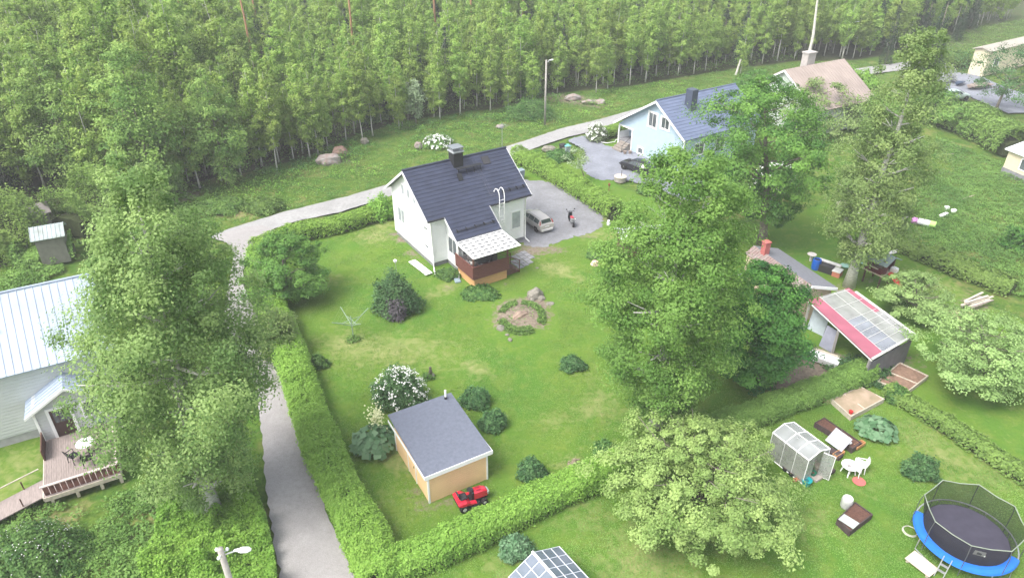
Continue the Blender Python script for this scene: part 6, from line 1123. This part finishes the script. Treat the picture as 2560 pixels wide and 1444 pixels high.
m = MB(); m.plate([(GL+.02,1.1,.1),(GL+.55,1.35,.1),(GL+.55,1.35,e),(GL+.02,1.1,e)], .012); d_ = m.build('door', M_POLY, t); m = MB(); m.tube([(GL+.02,1.1,.1),(GL+.55,1.35,.1),(GL+.55,1.35,e),(GL+.02,1.1,e)], .022, 4); m.build('door_frame', M_TRIM, d_)
for i in range(3): m = MB(); m.box(.2+i*.75,.8+i*.75,GW-.5,GW-.1,.0,.35+.1*i); o = m.build('shelf', mat('greenhouse bench', (.22,.20,.16), .8, .3, 8), t)
leaf_obj('tomato_plants', (lambda n_: (np.stack([RNG.uniform(.2,GL-.2,n_), RNG.uniform(.15,GW-.6,n_), RNG.uniform(.1,.9,n_)],1), RNG.normal(size=(n_,3))+np.array([0,0,1]), .13+0*RNG.random(n_), RNG.random(n_)))(900), L_currant, t)
m = MB(); m.at(*G(*G6(230,740)), R(35)); m.rbox(-.35,.3,-.3,.3,0,.2,.02); tag(m.build('soil_box', M_DKWOOD), 'dark box at the back left corner of the greenhouse', 'box'); m = MB(); a = G(*G6(60,745),.3); b = G(*G6(235,655),.45); m.tube([a,b], .05, 6); tag(m.build('white_pipe', M_TRIM), 'short white pipe sticking out left of the greenhouse', 'pipe')
def pot(nm, label, px, r, h, c, cat_='pot', lid=None):
    t = thing(nm, label, cat_, G(*px)); m = MB(); m.lathe([(r*.7,0),(r,h*.95),(r*1.06,h),(r*.9,h),(r*.85,h*.85)], 14); m.build('body', c, t)
    m = MB(); m.lathe([(r*.86,h*.84),(.01,h*.86)], 14); m.build('contents', lid or M_SOIL, t); return t
M_TEAL = mat('teal plastic', (.01,.28,.29), .4); M_DGREEN = mat('dark green plastic', (.02,.16,.09), .45); M_TERRA = mat('terracotta', (.45,.16,.09), .8)
pot('plant_tub', 'bright teal tub at the front corner of the greenhouse', G6(880,1250), .26, .36, M_TEAL, 'tub', mat('teal inner', (.01,.12,.14), .5)); pot('plant_tub', 'green tub with a plant on the step by the greenhouse', G6(985,1120), .17, .34, M_DGREEN, 'tub'); pot('plant_tub', 'green tub right of the greenhouse door', G6(1230,970), .2, .34, M_DGREEN, 'tub')
pot('flower_pot', 'terracotta pot beside the teal tub', G6(760,1180), .13, .2, M_TERRA); pot('flower_pot', 'tipped terracotta pot left of the teal tub', G6(700,1200), .11, .18, M_TERRA); pot('flower_pot', 'black pot against the front wall of the greenhouse', G6(640,1100), .18, .24, M_BLACK); pot('flower_pot', 'second black pot along the greenhouse front wall', G6(540,1020), .16, .22, M_BLACK)
m = MB(); m.at(*G(*G6(1060,1150)), R(32)); m.rbox(-.3,.42,-.2,.25,0,.17,.02); tag(m.build('stone_step', mat('pale grey-brown stone', (.34,.30,.27), .9)), 'pale stone step before the greenhouse door', 'step'); m = MB(); m.at(*G(*G6(1250,1060)), R(32)); m.rbox(-.35,.32,-.18,.25,0,.22,.02); tag(m.build('black_trough', M_DARKF), 'dark trough beside the green tub by the greenhouse', 'trough')
for px_, lb_ in ((G6(985,1040), 'leafy plant in the green tub on the step'), (G6(1230,920), 'leafy plant in the green tub by the door')):
    g_ = np.array(G(*px_)); k = 120; C = g_+RNG.normal(size=(k,3))*[.12,.12,.1]+[0,0,.42]; o = leaf_obj('potted_plant', (C, RNG.normal(size=(k,3))+[0,0,1], .1+0*RNG.random(k), RNG.random(k)), L_rhub); tag(o, lb_, 'plant'); m = MB(); [m.tube([tuple(g_+[0,0,.25]), tuple(c_)], .006, 3) for c_ in C[::12]]; m.build('stems', B_twig, o)
# white chairs, table and mat
g_ = G(*G6(1570,1060)); t = thing('garden_table', 'white oval plastic garden table beyond the red mat', 'table', g_, R(20)); m = MB(); m.lathe([(.42,.56),(.44,.58),(.42,.6)], 20); m.build('tabletop', M_TRIM, t)
for k in range(4): a = .8+k*1.57; m = MB(); m.tube([(math.cos(a)*.25,math.sin(a)*.25,.57),(math.cos(a)*.36,math.sin(a)*.36,0)], .035, 5); m.build('leg', M_TRIM, t)
m = MB(); g2 = G(*G6(1590,950),.6); m.at(g2.x,g2.y,.6); m.rbox(-.08,.08,-.06,.06,0,.08,.01); tag(m.build('small_box', mat('grey tin', (.3,.28,.27), .5)), 'small grey tin on the white garden table', 'tin')
chair(G(*G6(1690,1080)), R(-40), M_TRIM, 'white plastic chair beside the white garden table', None).scale = (.95,.95,.95); chair(G(*G6(1760,1020)), R(-110), M_TRIM, 'white round-backed plastic chair furthest right at the garden table', None)
m = MB(); m.at(*G(*G6(1755,1200)), R(-35)); m.lathe([(.33,.01),(.33,.03)], 24); tag(m.build('round_mat', mat('faded red mat', (.50,.13,.12), .9, .1, 5)), 'round faded red mat lying on the grass', 'mat')
# planter with cover and barrel
t, Q = frame_box('raised_bed', 'square dark planter with a grey glass cover on its near end', [T6(615,1020),T6(740,900),T6(862,985),T6(705,1105)], .38, .05, None, M_SOIL, M_DARKF)
P_ = [G(*T6(*q), .42) for q in ((618,1022),(660,985),(770,1052),(725,1092))]; c0 = P_[0].copy(); c0.z = 0; m = MB(); m.plate([p-c0 for p in P_], .03); o = m.build('glass_cover', mat('pale grey cover', (.42,.46,.43), .2), None); o.location = c0; tag(o, 'grey glass cover over the near end of the square planter', 'cover')
g_ = G(*T6(668,935)); t = thing('water_barrel', 'grey barrel with a bright white lid beside the square planter', 'barrel', g_); m = MB(); m.lathe([(.22,0),(.27,.1),(.28,.5),(.25,.62)], 16); m.build('body', mat('pale grey plastic', (.45,.46,.44), .5), t); m = MB(); m.lathe([(.2,.62),(.24,.64),(.2,.67)], 16); m.build('lid', M_TRIM, t)
# ------------------------------------------------------------ trampoline
tc_ = G(*T6(1532,1128), .9); TR = 2.12; t = thing('trampoline', 'large round trampoline with blue edge pad and dark safety net', 'trampoline', (tc_.x, tc_.y, 0)); TZ = .88; NP = 8
def circ(r, z, a0=0, a1=2*math.pi, n_=48): return [(r*math.cos(a0+(a1-a0)*k/n_), r*math.sin(a0+(a1-a0)*k/n_), z) for k in range(n_+1)]
m = MB(); m.tube(circ(TR, TZ-.03), .035, 6); m.build('frame', M_GALV, t)
m = MB(); m.lathe([(TR-.3,TZ-.012),(TR-.3,TZ-.005),(.01,TZ-.004)], 48); m.build('mat', mat('trampoline mat', (.048,.045,.066), .7, .12, 3), t)
m = MB()
for k in range(64): a = 2*math.pi*k/64; m.tube([((TR-.3)*math.cos(a),(TR-.3)*math.sin(a),TZ-.01),((TR-.02)*math.cos(a),(TR-.02)*math.sin(a),TZ-.02)], .009, 3)
m.build('springs', mat('dull springs', (.10,.105,.11), .6), t)
a0, a1 = R(140), R(318); m = MB(); rings = []
for k in range(41): a = a0+(a1-a0)*k/40; c, s = math.cos(a), math.sin(a); rings.append([(c*r, s*r, z) for r, z in ((TR-.34,TZ+.01),(TR-.33,TZ+.045),(TR-.15,TZ+.06),(TR+.05,TZ+.03),(TR+.09,TZ-.07),(TR+.07,TZ-.09))])
m.loft(rings, True); m.build('edge_pad', mat('blue edge pad', (.02,.16,.62), .5, .08, 2), t)
for k in range(4):
    a = R(20)+k*math.pi/2; m = MB(); p = [(TR*math.cos(a+d), TR*math.sin(a+d)) for d in (-.3,.3)]; m.tube([(p[0][0],p[0][1],TZ-.05),(p[0][0]*1.02,p[0][1]*1.02,.03),(p[1][0]*1.02,p[1][1]*1.02,.03),(p[1][0],p[1][1],TZ-.05)], .03, 6); m.build('leg', M_GALV, t)
NH = 2.25; top = []
for k in range(NP):
    a = R(12)+k*2*math.pi/NP; p = (1.03*TR*math.cos(a), 1.03*TR*math.sin(a)); q = (TR*.99*math.cos(a), TR*.99*math.sin(a)); top.append((q[0], q[1], NH)); m = MB(); m.tube([(p[0],p[1],.35),(p[0],p[1],TZ+.9),(q[0],q[1],NH)], .018, 6); m.build('net_pole', mat('grey foam poles', (.09,.095,.10), .7), t)
m = MB(); pts_ = []
for k in range(NP): A_, B_ = Vector(top[k]), Vector(top[(k+1) % NP]); pts_ += [A_, A_.lerp(B_,.5)*1.0-Vector((0,0,.07))]
m.tube(pts_+[pts_[0]], .024, 5); m.build('net_rim', mat('pale green rim tape', (.24,.28,.22), .7), t)
nm_ = mat('safety net', (.012,.014,.018), .9, alpha=.62); m = MB(); N_ = len(pts_); lo = [(Vector((p.x, p.y, 0)).normalized()*(TR-.32)) for p in pts_]
m.add([tuple(p-Vector((0,0,.02))) for p in pts_]+[(p.x,p.y,TZ+.02) for p in lo], [(k, (k+1) % N_, N_+(k+1) % N_, N_+k) for k in range(N_)]); m.build('safety_net', nm_, t, fix=False)
m = MB(); sg = Vector((-.35,-1,0)).normalized(); sd_ = Vector((-sg.y, sg.x, 0)); c_ = sg*(TR-.25)+Vector((0,0,1.75)); m.plate([c_-sd_*.24-Vector((0,0,.13)), c_+sd_*.24-Vector((0,0,.13)), c_+sd_*.22+Vector((0,0,.13)), c_-sd_*.22+Vector((0,0,.13))], .01); lb_ = m.build('label_panel', M_TRIM, t)
m = MB(); c_ = sg*(TR-.235)+Vector((0,0,1.75)); m.plate([c_-sd_*.12-Vector((0,0,.06)), c_+sd_*.06-Vector((0,0,.08)), c_+sd_*.08+Vector((0,0,.02)), c_-sd_*.1+Vector((0,0,.07))], .01); m.build('label_print', mat('grey print', (.22,.22,.24), .6), lb_)
aL = R(222); m = MB(); dL = Vector((math.cos(aL), math.sin(aL), 0)); sL = Vector((-dL.y, dL.x, 0))
for s in (-.17,.17): m.tube([dL*(TR+.03)+sL*s+Vector((0,0,TZ+.15)), dL*(TR+.45)+sL*s+Vector((0,0,.02))], .022, 5)
for q in (.35,.65): p = dL*(TR+.03+.42*q); m.plate([p-sL*.17-dL*.06+Vector((0,0,TZ*(1-q)+.05)), p+sL*.17-dL*.06+Vector((0,0,TZ*(1-q)+.05)), p+sL*.17+dL*.06+Vector((0,0,TZ*(1-q)+.05)), p-sL*.17+dL*.06+Vector((0,0,TZ*(1-q)+.05))], .03)
m.build('ladder', M_GALV, t)
P_ = [G(*T6(*q), .2) for q in ((1095,1300),(1165,1245),(1340,1380),(1270,1435))]; c0 = P_[0].copy(); c0.z = 0; tt = thing('wooden_step', 'pale wooden step platform in front of the trampoline ladder', 'step', c0); m = MB(); m.slab([p-c0 for p in P_], .04); m.build('platform', mat('pale pinkish wood', (.58,.47,.40), .8, .08, 3), tt)
for i, p in enumerate(P_): q = (p-c0)*.9+(P_[(i+2) % 4]-c0)*.1; m = MB(); m.box(q.x-.05,q.x+.05,q.y-.05,q.y+.05,0,.158); m.build('leg', M_PALEW, tt)
g_ = G(*T6(1130,1112)); m = MB(); m.at(g_.x, g_.y, .03); m.tube(circ(.33,0,0,R(300),30), .022, 5, True); m.tube(circ(.30,.04,R(80),R(330),26), .02, 5, True); tag(m.build('garden_hose', mat('pale hose', (.50,.50,.42), .6)), 'coiled pale hose on the grass left of the trampoline', 'hose')

# ------------------------------------------------------------ plastic greenhouse at the bottom edge
a, b2, c2 = G(1332,1383,1.9), G(1425,1360,1.6), G(1395,1455,1.9); hd_ = math.atan2(a.y-c2.y, a.x-c2.x); t = thing('greenhouse', 'blue-grey plastic greenhouse with white ridge cut by the bottom edge', 'greenhouse', (a.x, a.y, 0), hd_+math.pi)
M_PL = mat('blue-grey sheeting', (.12,.16,.19), .2, .2, 1.0, 0, .7, alpha=.72, col2=(.24,.27,.34)); GLn = 3.2; gr_, ge = 1.98, 1.3
m = MB(); m.plate([(0,0,gr_),(GLn,0,gr_),(GLn,1.5,ge),(0,1.5,ge)], .01); m.plate([(0,-.0,gr_),(GLn,0,gr_),(GLn,-1.3,ge),(0,-1.3,ge)], .01); m.build('roof_panel', M_PL, t)
m = MB(); m.plate([(0,1.5,.0),(0,-1.3,.0),(0,-1.3,ge),(0,0,gr_),(0,1.5,ge)], .01); m.plate([(0,1.5,0),(GLn,1.5,0),(GLn,1.5,ge),(0,1.5,ge)], .01); m.plate([(0,-1.3,0),(GLn,-1.3,0),(GLn,-1.3,ge),(0,-1.3,ge)], .01); m.build('wall_panel', M_PL, t)
m = MB(); m.tube([(-.03,0,gr_+.03),(GLn,0,gr_+.03)], .065, 8); m.build('ridge_cap', M_TRIM, t)
fm = mat('white-blue ribs', (.55,.58,.64), .5); m = MB()
for k in range(7): x = k*.52; m.tube([(x,1.51,ge+.01),(x,.0,gr_+.01),(x,-1.31,ge+.01)], .02, 4)
for y, z in ((.5,gr_-.215),(1.0,gr_-.443),(1.49,ge+.015),(-.45,gr_-.22),(-.9,gr_-.46),(-1.29,ge+.015)): m.tube([(0,y,z),(GLn,y,z)], .024 if abs(y) < 1.1 else .03, 4)
m.build('frame', fm, t)
# ------------------------------------------------------------ boats and yard in the top right corner
sheet('parking_yard', ragged(gp([(2352,188),(2400,182),(2450,188),(2480,205),(2540,228),(2600,240),(2600,280),(2520,283),(2470,262),(2420,240),(2360,222)]), .5, .12), .02, m_drive, kind='structure')
M_PALEC = mat('pale green-white paint', (.40,.48,.46), .3); g1 = G(2383, 248)
car('parked_car', 'pale green-white car half hidden beyond the tall dark bushes', (g1.x, g1.y, 0), R(8), M_PALEC, sal, s=.9, rear_x=(-1.65,-1.15,1.1,.4), glass_x=(-1.1,.75))
g1 = G(2398, 214); m = MB(); m.at(g1.x, g1.y, 0, .6); m.loft([[(x, y*w_, .35+z*w_) for y, z in ((1,.4),(0,.55),(-1,.4),(0,-.5))] for x, w_ in ((-.9,.3),(0,.45),(.9,.3),(1.5,.05))]); tag(m.build('covered_boat', mat('navy tarp', (.04,.06,.10), .5)), 'small dark blue covered boat behind the pale parked car', 'boat')
g1 = G(2446, 222); m = MB(); m.at(g1.x, g1.y, 0, .3); m.loft([[(x, y*w_, .4+z*w_) for y, z in ((1,.3),(0,.6),(-1,.3),(0,-.4))] for x, w_ in ((-1.8,.5),(0,.8),(1.6,.5),(2.6,.05))]); tag(m.build('covered_boat', mat('brown tarp', (.26,.21,.18), .7)), 'brown tarpaulin covered boat on the far yard', 'boat')
g1 = G(2368, 215); bush('willow_bush', 'silvery grey bush at the corner of the far yard', (2362,205), 50, 2.6, leafmat('silver leaves', (.32,.36,.32), (.52,.55,.50), .3), 900, .26)

# ------------------------------------------------------------ air
m = MB(); m.box(-3200, 3200, -420, 3300, -1.5, 45); hz = m.build('haze', None, None, fix=True); hz.data.materials.clear(); tag(hz, 'thin pale air over the whole village', 'haze', kind='stuff')
hm = bpy.data.materials.new('haze'); hm.use_nodes = True; nn = hm.node_tree.nodes; nn.remove(nn['Principled BSDF']); pv = nn.new('ShaderNodeVolumePrincipled'); pv.inputs['Color'].default_value = (1,1,1,1); pv.inputs['Density'].default_value = 0.0008
hm.node_tree.links.new(pv.outputs[0], nn['Material Output'].inputs['Volume']); hz.data.materials.append(hm)
